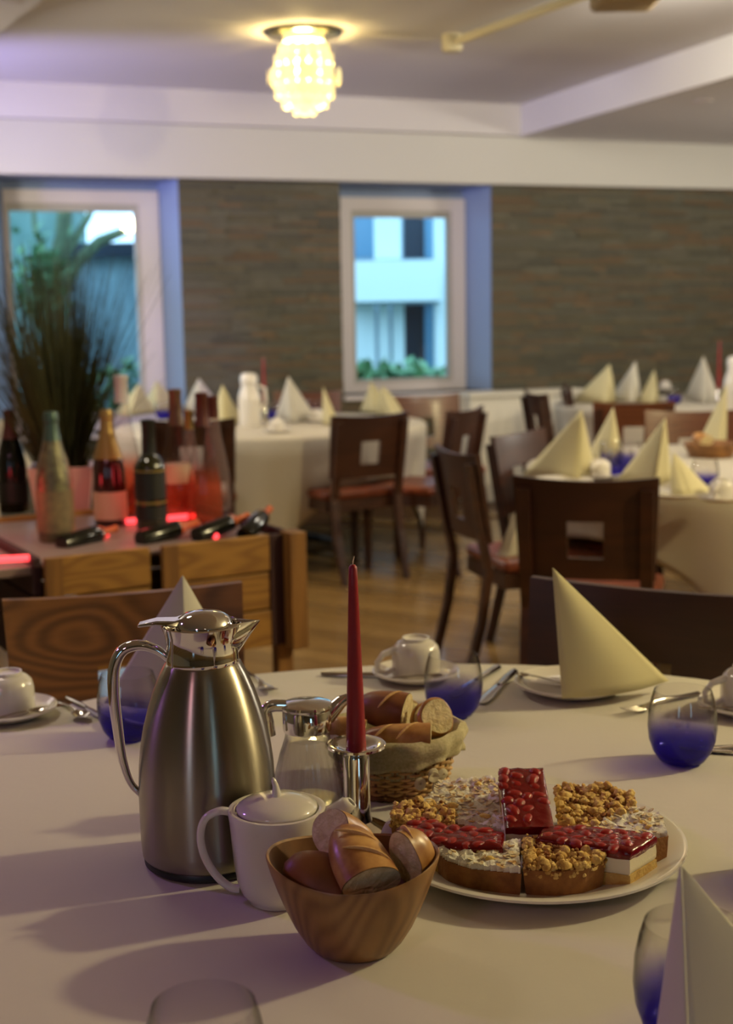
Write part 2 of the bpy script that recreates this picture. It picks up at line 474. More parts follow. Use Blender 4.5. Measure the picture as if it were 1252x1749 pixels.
class MB:
    def __init__(s):
        s.v = []
        s.f = []
        s.m = []

    def add(s, vs, fs, mi=0):
        n = len(s.v)
        s.v += [tuple(p) for p in vs]
        s.f += [tuple(i+n for i in f) for f in fs]
        s.m += [mi]*len(fs)
        return s

    def box(s, a, b, mi=0, mtx=None):
        x0, y0, z0 = a
        x1, y1, z1 = b
        vs = [Vector(p) for p in ((x0, y0, z0), (x1, y0, z0), (x1, y1, z0), (x0, y1, z0), (x0, y0, z1), (x1, y0, z1), (x1, y1, z1), (x0, y1, z1))]
        if mtx:
            vs = [mtx @ p for p in vs]
        return s.add(vs, [(0, 3, 2, 1), (4, 5, 6, 7), (0, 1, 5, 4), (1, 2, 6, 5), (2, 3, 7, 6), (3, 0, 4, 7)], mi)

    def lathe(s, prof, seg=32, c=(0, 0, 0), mi=0, rx=1, ry=1, rfun=None):
        vs = []
        for r, z in prof:
            for i in range(seg):
                a = 2*PI*i/seg
                rr = r*(rfun(a, z) if rfun else 1)
                vs.append((c[0]+rr*rx*math.cos(a), c[1]+rr*ry*math.sin(a), c[2]+z))
        fs = []
        for j in range(len(prof)-1):
            for i in range(seg):
                k = (i+1) % seg
                fs.append((j*seg+i, j*seg+k, (j+1)*seg+k, (j+1)*seg+i))
        if prof[0][0] > 1e-6:
            fs.append(tuple(reversed(range(seg))))
        if prof[-1][0] > 1e-6:
            fs.append(tuple(range((len(prof)-1)*seg, len(prof)*seg)))
        return s.add(vs, fs, mi)

    def tube(s, pts, rad, seg=10, mi=0, flat=1.0, closed=False, cap=True):
        pts = [Vector(p) for p in pts]
        n = len(pts)
        rads = rad if isinstance(rad, (list, tuple)) else [rad]*n
        vs = []
        nrm = None
        for i, p in enumerate(pts):
            if closed:
                t = pts[(i+1) % n]-pts[i-1]
            else:
                t = pts[min(i+1, n-1)]-pts[max(i-1, 0)]
            t.normalize()
            if nrm is None:
                a = Vector((0, 1, 0)) if abs(t.y) < .9 else Vector((1, 0, 0))
                nrm = (a-t*a.dot(t)).normalized()
            else:
                nrm = (nrm-t*nrm.dot(t)).normalized()
            bn = t.cross(nrm)
            for k in range(seg):
                a = 2*PI*k/seg
                vs.append(p+nrm*(math.cos(a)*rads[i])+bn*(math.sin(a)*rads[i]*flat))
        fs = []
        for i in range(n if closed else n-1):
            j = (i+1) % n
            for k in range(seg):
                l = (k+1) % seg
                fs.append((i*seg+k, i*seg+l, j*seg+l, j*seg+k))
        if cap and not closed:
            fs.append(tuple(reversed(range(seg))))
            fs.append(tuple(range((n-1)*seg, n*seg)))
        return s.add(vs, fs, mi)

    def prism(s, poly, z0, z1, mi=0, inset=0):
        n = len(poly)
        cx = sum(p[0] for p in poly)/n
        cy = sum(p[1] for p in poly)/n
        top = [(cx+(p[0]-cx)*(1-inset), cy+(p[1]-cy)*(1-inset)) for p in poly]
        vs = [(p[0], p[1], z0) for p in poly]+[(p[0], p[1], z1) for p in top]
        fs = [tuple(reversed(range(n))), tuple(range(n, 2*n))]+[(i, (i+1) % n, n+(i+1) % n, n+i) for i in range(n)]
        return s.add(vs, fs, mi)

    def blob(s, c, r, mi=0, sq=(1, 1, 1), seg=7, rings=5, jit=0):
        vs = [(c[0], c[1], c[2]-r*sq[2])]
        for j in range(1, rings):
            t = PI*j/rings
            for i in range(seg):
                a = 2*PI*i/seg
                q = r*(1+random.uniform(-jit, jit))
                vs.append((c[0]+q*sq[0]*math.sin(t)*math.cos(a), c[1]+q*sq[1]*math.sin(t)*math.sin(a), c[2]-q*sq[2]*math.cos(t)))
        vs.append((c[0], c[1], c[2]+r*sq[2]))
        fs = [(0, 1+(i+1) % seg, 1+i) for i in range(seg)]
        for j in range(rings-2):
            for i in range(seg):
                k = (i+1) % seg
                fs.append((1+j*seg+i, 1+j*seg+k, 1+(j+1)*seg+k, 1+(j+1)*seg+i))
        b0 = 1+(rings-2)*seg
        fs += [(b0+i, b0+(i+1) % seg, len(vs)-1) for i in range(seg)]
        return s.add(vs, fs, mi)

    def build(s, name, mats, parent=None, smooth=35, bevel=0, loc=None):
        me = bpy.data.meshes.new(name)
        me.from_pydata(s.v, [], s.f)
        if not isinstance(mats, (list, tuple)):
            mats = [mats]
        for m in mats:
            me.materials.append(m)
        if len(mats) > 1:
            me.polygons.foreach_set('material_index', s.m)
        me.update()
        if smooth:
            me.shade_smooth()
            me.set_sharp_from_angle(angle=math.radians(smooth))
        o = bpy.data.objects.new(name, me)
        COL.objects.link(o)
        if parent is not None:
            o.parent = parent
        if loc is not None:
            o.location = loc
        if bevel:
            b = o.modifiers.new('bevel', 'BEVEL')
            b.width = bevel
            b.segments = 2
            b.limit_method = 'ANGLE'
        return o


def tag(o, label=None, cat=None, group=None, kind=None):
    if label:
        o['label'] = label
    if cat:
        o['category'] = cat
    if group:
        o['group'] = group
    if kind:
        o['kind'] = kind
    return o


def thing(name, label, cat, loc=(0, 0, 0), rz=0, group=None):
    o = bpy.data.objects.new(name, None)
    o.empty_display_size = .05
    COL.objects.link(o)
    o.location = loc
    o.rotation_euler = (0, 0, rz)
    return tag(o, label, cat, group)


KIDS = {}


def copy_tree(o, parent=None):
    c = o.copy()
    COL.objects.link(c)
    if parent is not None:
        c.parent = parent
    for ch in list(o.children):
        copy_tree(ch, c)
    return c


def place(proto, used, loc, rz, label, group=None, scale=1):
    o = proto if not used.get(proto.name) else copy_tree(proto)
    used[proto.name] = 1
    o.location = loc
    o.rotation_euler = (0, 0, rz)
    if scale != 1:
        o.scale = (scale,)*3
    o['label'] = label
    if group:
        o['group'] = group
    return o


USED = {}

# ------------------------------------------------------------------ room
SL = .40           # the window wall runs at an angle to the camera
YW = 9.66
wd = Vector((1, SL, 0)).normalized()
wnorm = Vector((SL, -1, 0)).normalized()   # towards the room
A_W = math.atan(SL)


def wallpt(px):
    """distance along the wall line from its x=0 point, for a pixel column"""
    d = ray(px, 520)
    t = YW/(d.y-SL*d.x)
    return (d.x*t)/wd.x


ORG = Vector((0, YW, 0))
WM = Matrix.Translation(ORG) @ Matrix.Rotation(A_W, 4, 'Z')    # local x along the wall, -y into the room


def wobj(mb, name, mats, kind='structure', parent=None, smooth=30):
    o = mb.build(name, mats, parent, smooth)
    if parent is None:
        o.matrix_world = WM
        if kind:
            o['kind'] = kind
    return o


ZB = 2.29
X_L, X_R = -4.75, 6.7
w1a, w1b = wallpt(-14), wallpt(313)
w2a, w2b = wallpt(586), wallpt(842)
SILL1, SILL2 = .62, .80
# far wall in segments behind the stone cladding
wb = MB()
for a, b in ((X_L, w1a), (w1b, w2a), (w2b, X_R)):
    wb.box((a, .03, 0), (b, .42, ZB+.05))
wb.box((w1a, .03, 0), (w1b, .42, SILL1))
wb.box((w2a, .03, 0), (w2b, .42, SILL2))
wb.box((X_L, .03, ZB), (X_R, .42, 3.1))
wall_far = wobj(wb, 'wall_far', mat('wall_backing', (60, 58, 50), .9), smooth=0)

# ledger stones
stone_meshes = []
for k in range(15):
    mb = MB()
    h, L, d = 1, 1, 1
    vs = []
    for (x, y, z) in ((0, -1, 0), (1, -1, 0), (1, 0, 0), (0, 0, 0), (0, -1, 1), (1, -1, 1), (1, 0, 1), (0, 0, 1)):
        j = (lambda s: random.uniform(-s, s))
        vs.append((x + (j(.008)), y + (j(.25) if y == -1 else 0), z + (j(.06))))
    mb.add(vs, [(0, 3, 2, 1), (4, 5, 6, 7), (0, 1, 5, 4), (1, 2, 6, 5), (2, 3, 7, 6), (3, 0, 4, 7)])
    me = bpy.data.meshes.new('stone')
    me.from_pydata(mb.v, [], mb.f)
    me.materials.append(M['stones'][k % 5])
    me.update()
    stone_meshes.append(me)
stones = []
for (a, b, z0) in ((X_L, w1a, 0), (w1b, w2a, 0), (w2b, X_R, 0), (w1a, w1b, -1), (w2a, w2b, -1)):
    if z0 < 0:
        zt = SILL1 if a == w1a else SILL2
    else:
        zt = ZB
    z = 0
    while z < zt-.008:
        hh = min(random.choice((.018, .022, .028, .034)), zt-z)
        x = a
        while x < b-.001:
            LL = random.uniform(.10, .40)
            if b-x-LL < .08:
                LL = b-x
            stones.append((x, z, LL, hh))
            x += LL
        z += hh
vis = [s for s in stones if s[1] > .72 and -2.95 < s[0] < 3.2]
rest = [s for s in stones if not (s[1] > .72 and -2.95 < s[0] < 3.2)]
vis.sort(key=lambda s: -s[2]*s[3])
rest += vis[290:]
vis = vis[:290]
for (x, z, LL, hh) in vis:
    o = bpy.data.objects.new('stone', random.choice(stone_meshes))
    o.scale = (LL-.004, random.uniform(.008, .02), hh-.002)
    o.location = (x+.002, .03, z)
    COL.objects.link(o)
    o.parent = wall_far
smb = MB()
for (x, z, LL, hh) in rest:
    dd = random.uniform(.008, .02)
    smb.box((x+.002, .03-dd, z), (x+LL-.002, .03, z+hh-.003), random.randrange(5))
so = smb.build('stone_courses', M['stones'], wall_far, 0)
so['kind'] = 'stuff'

# ceiling, fascia, box beam, soffits
cb = MB()
cb.box((-6, -5, 2.84), (7, 12.5, 2.94))
ceil = cb.build('ceiling', M['plaster'], None, 0)
ceil['kind'] = 'structure'
fb = MB()
fb.box((X_L, -.07, ZB), (X_R, .03, 2.66))
o = wobj(fb, 'trim_1', M['fascia'], smooth=0)
tag(o, 'pale fascia board running above the stone wall and windows')
xb = Vector(atY(891, 185, 10.1))
xbl = ((xb-ORG).dot(wd))
fb = MB()
fb.box((X_L, -.16, 2.625), (xbl, .03, 2.84))
o = wobj(fb, 'trim_2', M['plaster'], smooth=0)
tag(o, 'cream box beam under the ceiling ending mid wall')
# right hand lowered ceiling
p1 = Vector((1.13, 10.02))
p2 = Vector((2.02, 7.53))
dv = (p2-p1).normalized()
p3 = p1+dv*9
mb = MB()
mb.prism([(p1.x, p1.y), (p3.x, p3.y), (7, p3.y), (7, 12.2), (5.2, 11.74)], 2.62, 2.84)
o = mb.build('ceiling_soffit', M['plaster'], None, 0)
o['kind'] = 'structure'
mb = MB()
mb.prism([(-1.56, 6.1), (-3.5, 8.3), (-6, 8.3), (-6, -1), (2.3, -1)], 2.62, 2.84)
o = mb.build('ceiling_soffit', M['plaster'], None, 0)
o['kind'] = 'structure'

# floor and planks
fbm = MB()
fbm.box((-6, -5, -.10), (7, 12.5, -.012))
floor = fbm.build('floor', M['floor_base'], None, 0)
floor['kind'] = 'structure'
pm = []
for k in range(3):
    mb = MB()
    mb.box((0, 0, -.012), (1.296, .146, 0))
    me = bpy.data.meshes.new('plank')
    me.from_pydata(mb.v, [], mb.f)
    me.materials.append(M['planks'][k])
    me.update()
    pm.append(me)
pa = math.radians(-33)
rm = Matrix.Rotation(pa, 4, 'Z')
cnt = 0
cands = []
for r in range(-60, 90):
    off = (r*.47) % 1.3
    for c in range(-12, 14):
        p = rm @ Vector((c*1.3+off, r*.15, 0))
        q = rm @ Vector((c*1.3+off+.65, r*.15+.07, 0))
        if -5.5 < q.x < 6.5 and -4.5 < q.y < 9.66+SL*q.x-.9:
            cands.append((p, q, (r*7+c*3) % 3))


def vis_floor(q):
    v = q-CAM
    d = v.dot(fw)
    if d < .5:
        return 1e9
    x = CX+F*v.dot(RT)/d
    y = CY-F*v.dot(UP)/d
    if -350 < x < 1600 and 650 < y < 1250:
        return d
    return 1e8+d


cands.sort(key=lambda t: vis_floor(t[1]))
rst = MB()
for i, (p, q, k) in enumerate(cands):
    if i < 290:
        o = bpy.data.objects.new('plank', pm[k])
        COL.objects.link(o)
        o.parent = floor
        o.location = p
        o.rotation_euler = (0, 0, pa)
    else:
        rst.box((0, 0, -.012), (1.296, .146, 0), k, Matrix.Translation(p) @ rm)
o = rst.build('plank_field', M['planks'], floor, 0)
o['kind'] = 'stuff'

# side and back walls
for nm, a, b in (('wall_left', (-4.2, -5, 0), (-4.1, 8.3, 2.9)), ('wall_right', (6.2, -5, 0), (6.3, 12.6, 2.9)), ):
    mb = MB()
    mb.box(a, b)
    o = mb.build(nm, mat('side_wall_paint', (146, 138, 124), .8), None, 0)
    o['kind'] = 'structure'
mb = MB()
# back wall with two tall windows (daylight behind the camera)
xs = [-4.2, -2.9, -2.2, 1.9, 2.5, 6.3]
for i in (0, 2, 4):
    mb.box((xs[i], -4.4, 0), (xs[i+1], -4.3, 2.9))
for i in (1, 3):
    mb.box((xs[i], -4.4, 0), (xs[i+1], -4.3, .8))
    mb.box((xs[i], -4.4, 2.2), (xs[i+1], -4.3, 2.9))
o = mb.build('wall_back', mat('back_wall_paint', (88, 78, 66), .8), None, 0)
o['kind'] = 'structure'


# windows: frame + pane + reveal (all real recesses)
def window(n, xa, xb, sill, fa, fb, ftop, gl):
    """xa..xb opening; fa..fb frame extents; gl = glass rect (x0,x1,z0,z1)"""
    yd = .34
    root = MB()
    # reveal lining: right splay, head, sill, left
    root.add([(xb, .03, sill), (fb, yd, sill), (fb, yd, ZB), (xb, .03, ZB)], [(0, 1, 2, 3)])
    root.add([(xa, .03, ZB), (xb, .03, ZB), (fb, yd, ZB-.005), (fa, yd, ZB-.005)], [(0, 1, 2, 3)])
    root.add([(xa, .03, sill), (xb, .03, sill), (fb, yd, sill), (fa, yd, sill)], [(0, 1, 2, 3)])
    root.add([(xa, .03, sill), (xa, .03, ZB), (fa, yd, ZB), (fa, yd, sill)], [(0, 1, 2, 3)])
    root.box((fa-.05, yd, ftop), (fb+.05, yd+.05, ZB+.05))
    w = wobj(root, 'window_%d' % n, M['reveal'], smooth=0)
    x0, x1, z0, z1 = gl
    fr = MB()
    fr.box((fa, yd-.03, sill), (x0-.03, yd+.05, ftop))
    fr.box((x1+.03, yd-.03, sill), (fb, yd+.05, ftop))
    fr.box((x0-.03, yd-.03, z1+.05), (x1+.03, yd+.05, ftop))
    fr.box((x0-.03, yd-.03, sill), (x1+.03, yd+.05, z0-.03))
    fr.build('window_frame', M['window_frame'], w, 0)
    ss = MB()
    ss.box((x0-.03, yd-.01, z0-.03), (x0, yd+.04, z1+.05))
    ss.box((x1, yd-.01, z0-.03), (x1+.03, yd+.04, z1+.05))
    ss.box((x0, yd-.01, z1), (x1, yd+.04, z1+.05))
    ss.box((x0, yd-.01, z0-.03), (x1, yd+.04, z0))
    ss.build('sash', mat('sash_grey', (170, 166, 160), .45), w, 0)
    g = MB()
    g.box((x0, yd+.012, z0), (x1, yd+.018, z1))
    g.build('pane', M['gl_window'], w, 0)
    s = MB()
    s.box((xa-.0, -.02, sill-.03), (xb, yd, sill))
    s.build('window_sill', M['window_frame'], w, 0)
    return w


def frpt(px, py, yd=.34):
    """local wall coords (x along, z) where pixel ray meets the plane at depth yd behind the wall face"""
    o = ORG - wnorm*yd
    d = ray(px, py)
    t = (o-CAM).dot(wnorm)/d.dot(wnorm)
    p = CAM+d*t
    return (p-ORG).dot(wd), p.z


a0 = frpt(2, 323)
a1 = frpt(268, 331)
g0 = frpt(15, 360)
g1 = frpt(240, 640)
window(1, w1a, w1b, SILL1, a0[0], frpt(272, 420)[0], a0[1], (g0[0], g1[0], SILL1+.12, g0[1]))
b0 = frpt(584, 337)
b1 = frpt(792, 500)
h0 = frpt(604, 371)
h1 = frpt(765, 643)
window(2, w2a, w2b, SILL2, b0[0]-.03, b1[0], b0[1], (h0[0], h1[0], h1[1], h0[1]))

# ------------------------------------------------------------------ outdoors
mb = MB()
mb.box((-30, 10.5, -.4), (30, 50, -.3))
tag(mb.build('ground', M['ground'], None, 0), kind='structure')


def prect(x0, y0, x1, y1, Y, th=.2):
    p = atY(x0, y1, Y)
    q = atY(x1, y0, Y)
    return (p.x, Y, p.z), (q.x, Y+th, q.z)


bd = thing('apartment_building', 'pale building with balcony parapet seen through the right window', 'building', (1.2, 22, 0))


def bpart(name, rects, m, label=None):
    for (x0, y0, x1, y1, Y, th) in rects:
        a, b = prect(x0, y0, x1, y1, Y, th)
        mb = MB()
        mb.box((a[0]-1.2, a[1]-22, a[2]), (b[0]-1.2, b[1]-22, b[2]))
        o = mb.build(name, m, bd, 0)
        if label:
            o['label'] = label


bpart('facade', [(480, 150, 900, 700, 23.5, .4)], M['ext_grey'])
bpart('balcony_parapet', [(590, 443, 752, 516, 20.5, .2)], M['ext_white'], 'bright white balcony parapet')
bpart('balcony_slab', [(590, 512, 752, 520, 20.7, 2.6)], M['ext_grey'])
bpart('column', [(640, 300, 684, 443, 21, .5), (596, 518, 640, 640, 21.3, .4), (648, 518, 664, 640, 21.3, .4), (745, 300, 775, 690, 21, .5), (672, 518, 690, 650, 21.3, .4)], M['ext_white'])
bpart('dark_opening', [(690, 370, 724, 441, 22.8, .3), (692, 519, 736, 622, 22.6, .3)], M['ext_dark'])
bpart('window_glazing', [(598, 300, 636, 440, 22.7, .3), (726, 370, 744, 441, 22.7, .3), (726, 519, 742, 640, 22.5, .3)], M['ext_blue'])


def leafy(name, c, rx, rz, n, m, label, cat, size=.16):
    mb = MB()
    for i in range(n):
        a = random.uniform(0, 2*PI)
        u = random.random()**.5
        h = random.random()
        p = Vector((c[0]+rx*u*math.cos(a), c[1]+rx*.6*u*math.sin(a), c[2]+rz*h*(1-.3*u)))
        d = Vector((random.uniform(-1, 1), random.uniform(-1, 1), random.uniform(-.3, 1))).normalized()
        s = d.cross(Vector((0, 0, 1))).normalized()*size*.35
        mb.add([p, p+d*size*.5+s, p+d*size, p+d*size*.5-s], [(0, 1, 2, 3)])
    o = mb.build(name, m, None, 0)
    o['kind'] = 'stuff'
    return tag(o, label, cat)


q = atY(680, 645, 17)
q.z = -.3
leafy('bush', (q.x, 17, -.3), 1.0, atY(680, 612, 17).z+.3, 1500, M['leaf'], 'low green bush outside the right window', 'bush', .22)
q = atY(212, 640, 13)
leafy('bush', (q.x, 13, -.3), .6, atY(212, 600, 13).z+.3, 600, M['leaf'], 'low green bush outside the left window', 'bush', .2)
# fence of pale boards behind the left window
ft = thing('garden_fence', 'tall bluish grey board fence seen through the left window', 'fence', (-3, 16, -.3))
xa = atY(110, 420, 16).x
xb_ = atY(262, 420, 16).x
zt = atY(180, 428, 16).z+.3
x = xa
k = 0
while x < xb_+.6:
    mb = MB()
    mb.box((x+3, 0, 0), (x+3+.146, .03, zt+random.uniform(-.01, .01)))
    mb.build('board', M['fence'], ft, 0)
    x += .15
mb = MB()
a, b = prect(108, 412, 330, 440, 15.8, .5)
mb.box((a[0]+3, -.2, a[2]+.3), (b[0]+3, .4, b[2]+.3))
mb.build('roof_edge', M['ext_dark'], ft, 0)
hd = thing('garden_shed', 'green hedge coloured outbuilding left of the board fence', 'building', (-5, 19, -.3))
mb = MB()
a, b = prect(-120, 300, 118, 700, 19, 1)
mb.box((a[0]+5, 0, 0), (b[0]+5, 1, b[2]+.3))
mb.build('wall_face', mat('hedge_green', (122, 152, 146), .9, color2=(96, 128, 120), nscale=3, bumps=.5), hd, 0)
# tree with branches
tr = thing('bare_tree', 'mossy tree with bare slanting branches outside the left window', 'tree', (atY(92, 600, 14).x, 14, -.3))
tb = Vector(tr.location)


def tp(px, py, Y=14):
    return atY(px, py, Y)-tb


mb = MB()
mb.tube([Vector((0, 0, 0)), tp(94, 560), tp(100, 470), tp(108, 400), tp(112, 330), tp(118, 250)], [.13, .12, .10, .085, .07, .05], 8)
mb.build('tree_trunk', M['bark'], tr)
for pts, rr in (([(96, 520), (130, 450), (170, 412), (225, 390), (270, 385)], .085), ([(104, 450), (130, 405), (152, 370), (175, 300)], .06),
                ([(96, 500), (78, 440), (60, 390), (52, 300)], .05), ([(94, 540), (60, 500), (30, 480)], .04)):
    mb = MB()
    n = len(pts)
    mb.tube([tp(*p, 14+.1*i) for i, p in enumerate(pts)], [rr*(1-.6*i/(n-1)) for i in range(n)], 7)
    mb.build('branch', M['bark'], tr)
mb = MB()
for i in range(420):
    c = tp(random.gauss(78, 18), random.gauss(480, 34), 14+random.uniform(-.3, .3))
    d = Vector((random.uniform(-1, 1), random.uniform(-1, 1), random.uniform(-1, 1))).normalized()
    s = d.cross(Vector((0, 0, 1))).normalized()*.05
    mb.add([c, c+d*.07+s, c+d*.14, c+d*.07-s], [(0, 1, 2, 3)])
o = mb.build('foliage', M['leaf'], tr, 0)
o['kind'] = 'stuff'

# ------------------------------------------------------------------ ceiling fittings
lp = T(518, 54, 2.84)
L = thing('ceiling_lamp', 'round glowing capiz shell ceiling lamp with dark mounting plate', 'lamp', (lp.x, lp.y, 2.84))
mb = MB()
mb.lathe([(.0, -.022), (.19, -.022), (.205, -.012), (.205, 0), (0, 0)], 40)
mb.build('mounting_plate', M['lampmetal'], L)
mb = MB()
mb.lathe([(.0, -.05), (.105, -.05), (.105, -.022), (0, -.022)], 32)
mb.build('collar', M['shell'], L)
disc = MB()
disc.lathe([(0, -.0012), (.031, -.0012), (.0315, 0), (.031, .0012), (0, .0012)], 16)
dm = disc.build('shell_disc', M['shell'], L, 30)
dm.rotation_euler = (PI/2, 0, 0)
first = True
for ring, (R, zt_, zb_, n) in enumerate(((.152, -.07, -.295, 16), (.118, -.06, -.345, 11), (.055, -.06, -.378, 6), (.188, -.225, -.225, 11))):
    for i in range(n):
        a = 2*PI*i/n + ring*.3
        kk = int((zt_-zb_)/.050)
        for j in range(kk+1):
            if ring and j < kk-1:
                continue
            d = dm if first else dm.copy()
            if not first:
                COL.objects.link(d)
            first = False
            z = zb_+(kk-j)*.050-random.uniform(0, .008)
            big = 1.22 if j == kk else 1
            d.scale = (big, big, 1)
            rr_ = R*(.86 if (j == 0 and not ring) else 1)
            d.location = (rr_*math.cos(a), rr_*math.sin(a), z)
            d.rotation_euler = (PI/2, 0, a+PI/2)
mb = MB()
for a in (.5, 2.6, 4.7):
    mb = MB()
    mb.blob((.06*math.cos(a), .06*math.sin(a), -.17), .028, seg=12, rings=8)
    mb.build('bulb', M['bulb'], L)
light('capiz_lamp_light', 'POINT', (lp.x, lp.y, 2.68), 60, (1, .74, .30), .06)

r1 = T(772, 73, 2.80)
r2 = T(985, -4, 2.80)
rl = thing('ceiling_rail', 'cream tube rail fixed under the ceiling right of the lamp', 'rail', (r1.x, r1.y, 2.80))
dr = (r2-r1)*1.6
mb = MB()
mb.tube([(0, 0, 0), dr], .022, 12)
mb.build('tube', M['rail'], rl)
mb = MB()
mb.lathe([(0, -.045), (.05, -.045), (.055, -.03), (.055, .04), (0, .04)], 20)
mb.build('end_bracket', M['rail'], rl)

u = T(1060, 21, 2.66)
un = thing('ceiling_unit', 'beige rounded housing hanging from ceiling at the top of picture', 'ceiling unit', (u.x, u.y, 2.66))
mb = MB()
mb.box((-.135, -.25, 0), (.135, .02, .14))
mb.build('housing', M['unit'], un, 35, .025)
mb = MB()
mb.box((-.5, -.14, .09), (-.10, -.10, .14))
mb.box((.10, -.14, .09), (1.4, -.10, .14))
mb.build('support_bar', M['unit'], un, 0)

for (px, py, lab) in ((1201, 173, 'small round recessed downlight in the lowered ceiling on the right'), (6, 2, 'small round recessed downlight in the corner soffit on the left')):
    q = T(px, py, 2.619)
    t = thing('downlight', lab, 'downlight', (q.x, q.y, 2.619))
    mb = MB()
    mb.lathe([(.048, -.006), (.062, -.004), (.062, 0), (.048, 0)], 24)
    mb.build('bezel', M['window_frame'], t)
    mb = MB()
    mb.lathe([(0, -.002), (.048, -.002), (.048, 0), (0, 0)], 24)
    mb.build('diffuser', M['down'], t)
    if px > 1000:
        light('downlight_glow', 'SPOT', (q.x, q.y, 2.58), 30, (1, .93, .8), .04, (q.x, q.y, 0), 110, .8)


# ------------------------------------------------------------------ chairs
def panel(w0, w1, z0, z1, hole, th=.02, nx=14, nz=10, bend=.55, rake=.17, y0=-.235):
    xs = [-.5+i/nx for i in range(nx+1)]
    hx = hole[0]/w0
    xs = sorted(set([round(x, 4) for x in xs if abs(abs(x)-hx) > .02]+[-hx, hx]))
    zs = [z0+(z1-z0)*i/nz for i in range(nz+1)]
    zs = sorted(set([z for z in zs if min(abs(z-hole[1]), abs(z-hole[2])) > .006]+[hole[1], hole[2]]))
    nX, nZ = len(xs), len(zs)

    def P(i, j, s):
        t = (zs[j]-z0)/(z1-z0)
        x = xs[i]*(w0+(w1-w0)*t)
        dip = -.012*(1-(2*xs[i])**2) if j == nZ-1 else 0
        y = y0-(zs[j]-.46)*rake + bend*(x*x-.05)+s
        return (x, y, zs[j]+dip)
    vs = [P(i, j, 0) for j in range(nZ) for i in range(nX)]+[P(i, j, -th) for j in range(nZ) for i in range(nX)]
    N = nX*nZ
    id_ = lambda i, j: j*nX+i
    solid = lambda i, j: 0 <= i < nX-1 and 0 <= j < nZ-1 and not (xs[i] >= -hx-1e-6 and xs[i+1] <= hx+1e-6 and zs[j] >= hole[1]-1e-6 and zs[j+1] <= hole[2]+1e-6)
    fs = []
    for j in range(nZ-1):
        for i in range(nX-1):
            if not solid(i, j):
                continue
            a, b, c, d = id_(i, j), id_(i+1, j), id_(i+1, j+1), id_(i, j+1)
            fs.append((d, c, b, a))
            fs.append((a+N, b+N, c+N, d+N))
            for (di, dj, e) in ((-1, 0, (a, d)), (1, 0, (c, b)), (0, -1, (b, a)), (0, 1, (d, c))):
                if not solid(i+di, j+dj):
                    fs.append((e[0], e[1], e[1]+N, e[0]+N))
    return MB().add(vs, fs)


def make_chair(m_panel, m_frame):
    t = thing('dining_chair', 'chair', 'chair')
    panel(.43, .455, .545, .878, (.056, .615, .735)).build('backrest', m_panel, t, 40)
    s = MB()
    s.box((-.215, -.205, .425), (.215, .22, .475))
    s.build('seat', M['leather'], t, 50, .018)
    f_ = MB()
    f_.box((-.205, -.20, .365), (.205, -.18, .425))
    f_.box((-.205, .19, .365), (.205, .21, .425))
    f_.box((-.205, -.18, .365), (-.185, .19, .425))
    f_.box((.185, -.18, .365), (.205, .19, .425))
    f_.build('seat_frame', m_frame, t, 0)
    for sx in (-1, 1):
        l = MB()
        pts = [(sx*.185, -.315, 0), (sx*.19, -.25, .25), (sx*.19, -.225, .44), (sx*.19, -.262, .62), (sx*.192, -.302, .84)]
        vs = []
        for (x, y, z) in pts:
            w_ = .02 if z > .1 else .015
            dd = .018
            yy = y-.034
            vs += [(x-w_, yy-dd, z), (x+w_, yy-dd, z), (x+w_, yy+dd*.6, z), (x-w_, yy+dd*.6, z)]
        fs = [(3, 2, 1, 0), (16, 17, 18, 19)]
        for j in range(4):
            for k in range(4):
                fs.append((j*4+k, j*4+(k+1) % 4, j*4+4+(k+1) % 4, j*4+4+k))
        l.add(vs, fs).build('leg', m_frame, t, 0)
        l = MB()
        vs = []
        for z, w_ in ((0, .014), (.42, .021)):
            vs += [(sx*.183-w_, .19-w_, z), (sx*.183+w_, .19-w_, z), (sx*.183+w_, .19+w_, z), (sx*.183-w_, .19+w_, z)]
        l.add(vs, [(3, 2, 1, 0), (4, 5, 6, 7)]+[(k, (k+1) % 4, 4+(k+1) % 4, 4+k) for k in range(4)]).build('leg', m_frame, t, 0)
    return t


ch_dark = make_chair(M['chair_dark'], M['chair_dark'])
ch_dark.name = 'dining_chair'
ch_grain = make_chair(M['chair_grain'], M['chair_dark'])
ch_far = make_chair(M['chair_mid'], M['chair_dark'])


def chair_at(proto, px, py, rot, label, group=None, ztop=.875):
    """rot = heading in degrees, back top centre stands where the ray meets z = ztop"""
    p = T(px, py, ztop)
    a = math.radians(rot)
    off = Matrix.Rotation(a, 3, 'Z') @ Vector((0, -.315, 0))
    place(proto, USED, (p.x-off.x, p.y-off.y, 0), a, label, group)


G_CH = 'dining chairs around the tables'
chair_at(ch_grain, 213, 1011, 180+17, 'light veneer dining chair behind the steel coffee jug', G_CH)
chair_at(ch_dark, 1100, 1004, 180-30, 'dark walnut dining chair behind the big folded napkin at right', G_CH)
chair_at(ch_dark, 632, 707, 30, 'dark chair with square cut-out, alone in the middle aisle before the round table', G_CH)
chair_at(ch_dark, 1000, 815, -16, 'dark chair with square cut-out seen from behind at the right round table', G_CH)
chair_at(ch_dark, 780, 768, -74, 'dark chair seen edge on, blue light on its top rim', G_CH)
chair_at(ch_dark, 795, 690, 62, 'dark chair turned left at the right side of the middle round table', G_CH, .90)
chair_at(ch_dark, 885, 739, -125, 'dark chair with back towards the window, left of the right round table', G_CH)
chair_at(ch_far, 1083, 672, -4, 'brown chair with square cut-out between the two right hand tables', G_CH, .92)
chair_at(ch_dark, 325, 716, 4, 'dark chair standing behind the wine bottles', G_CH)
chair_at(ch_far, 725, 670, 195, 'brown chair under the right window behind the middle table', G_CH, .89)
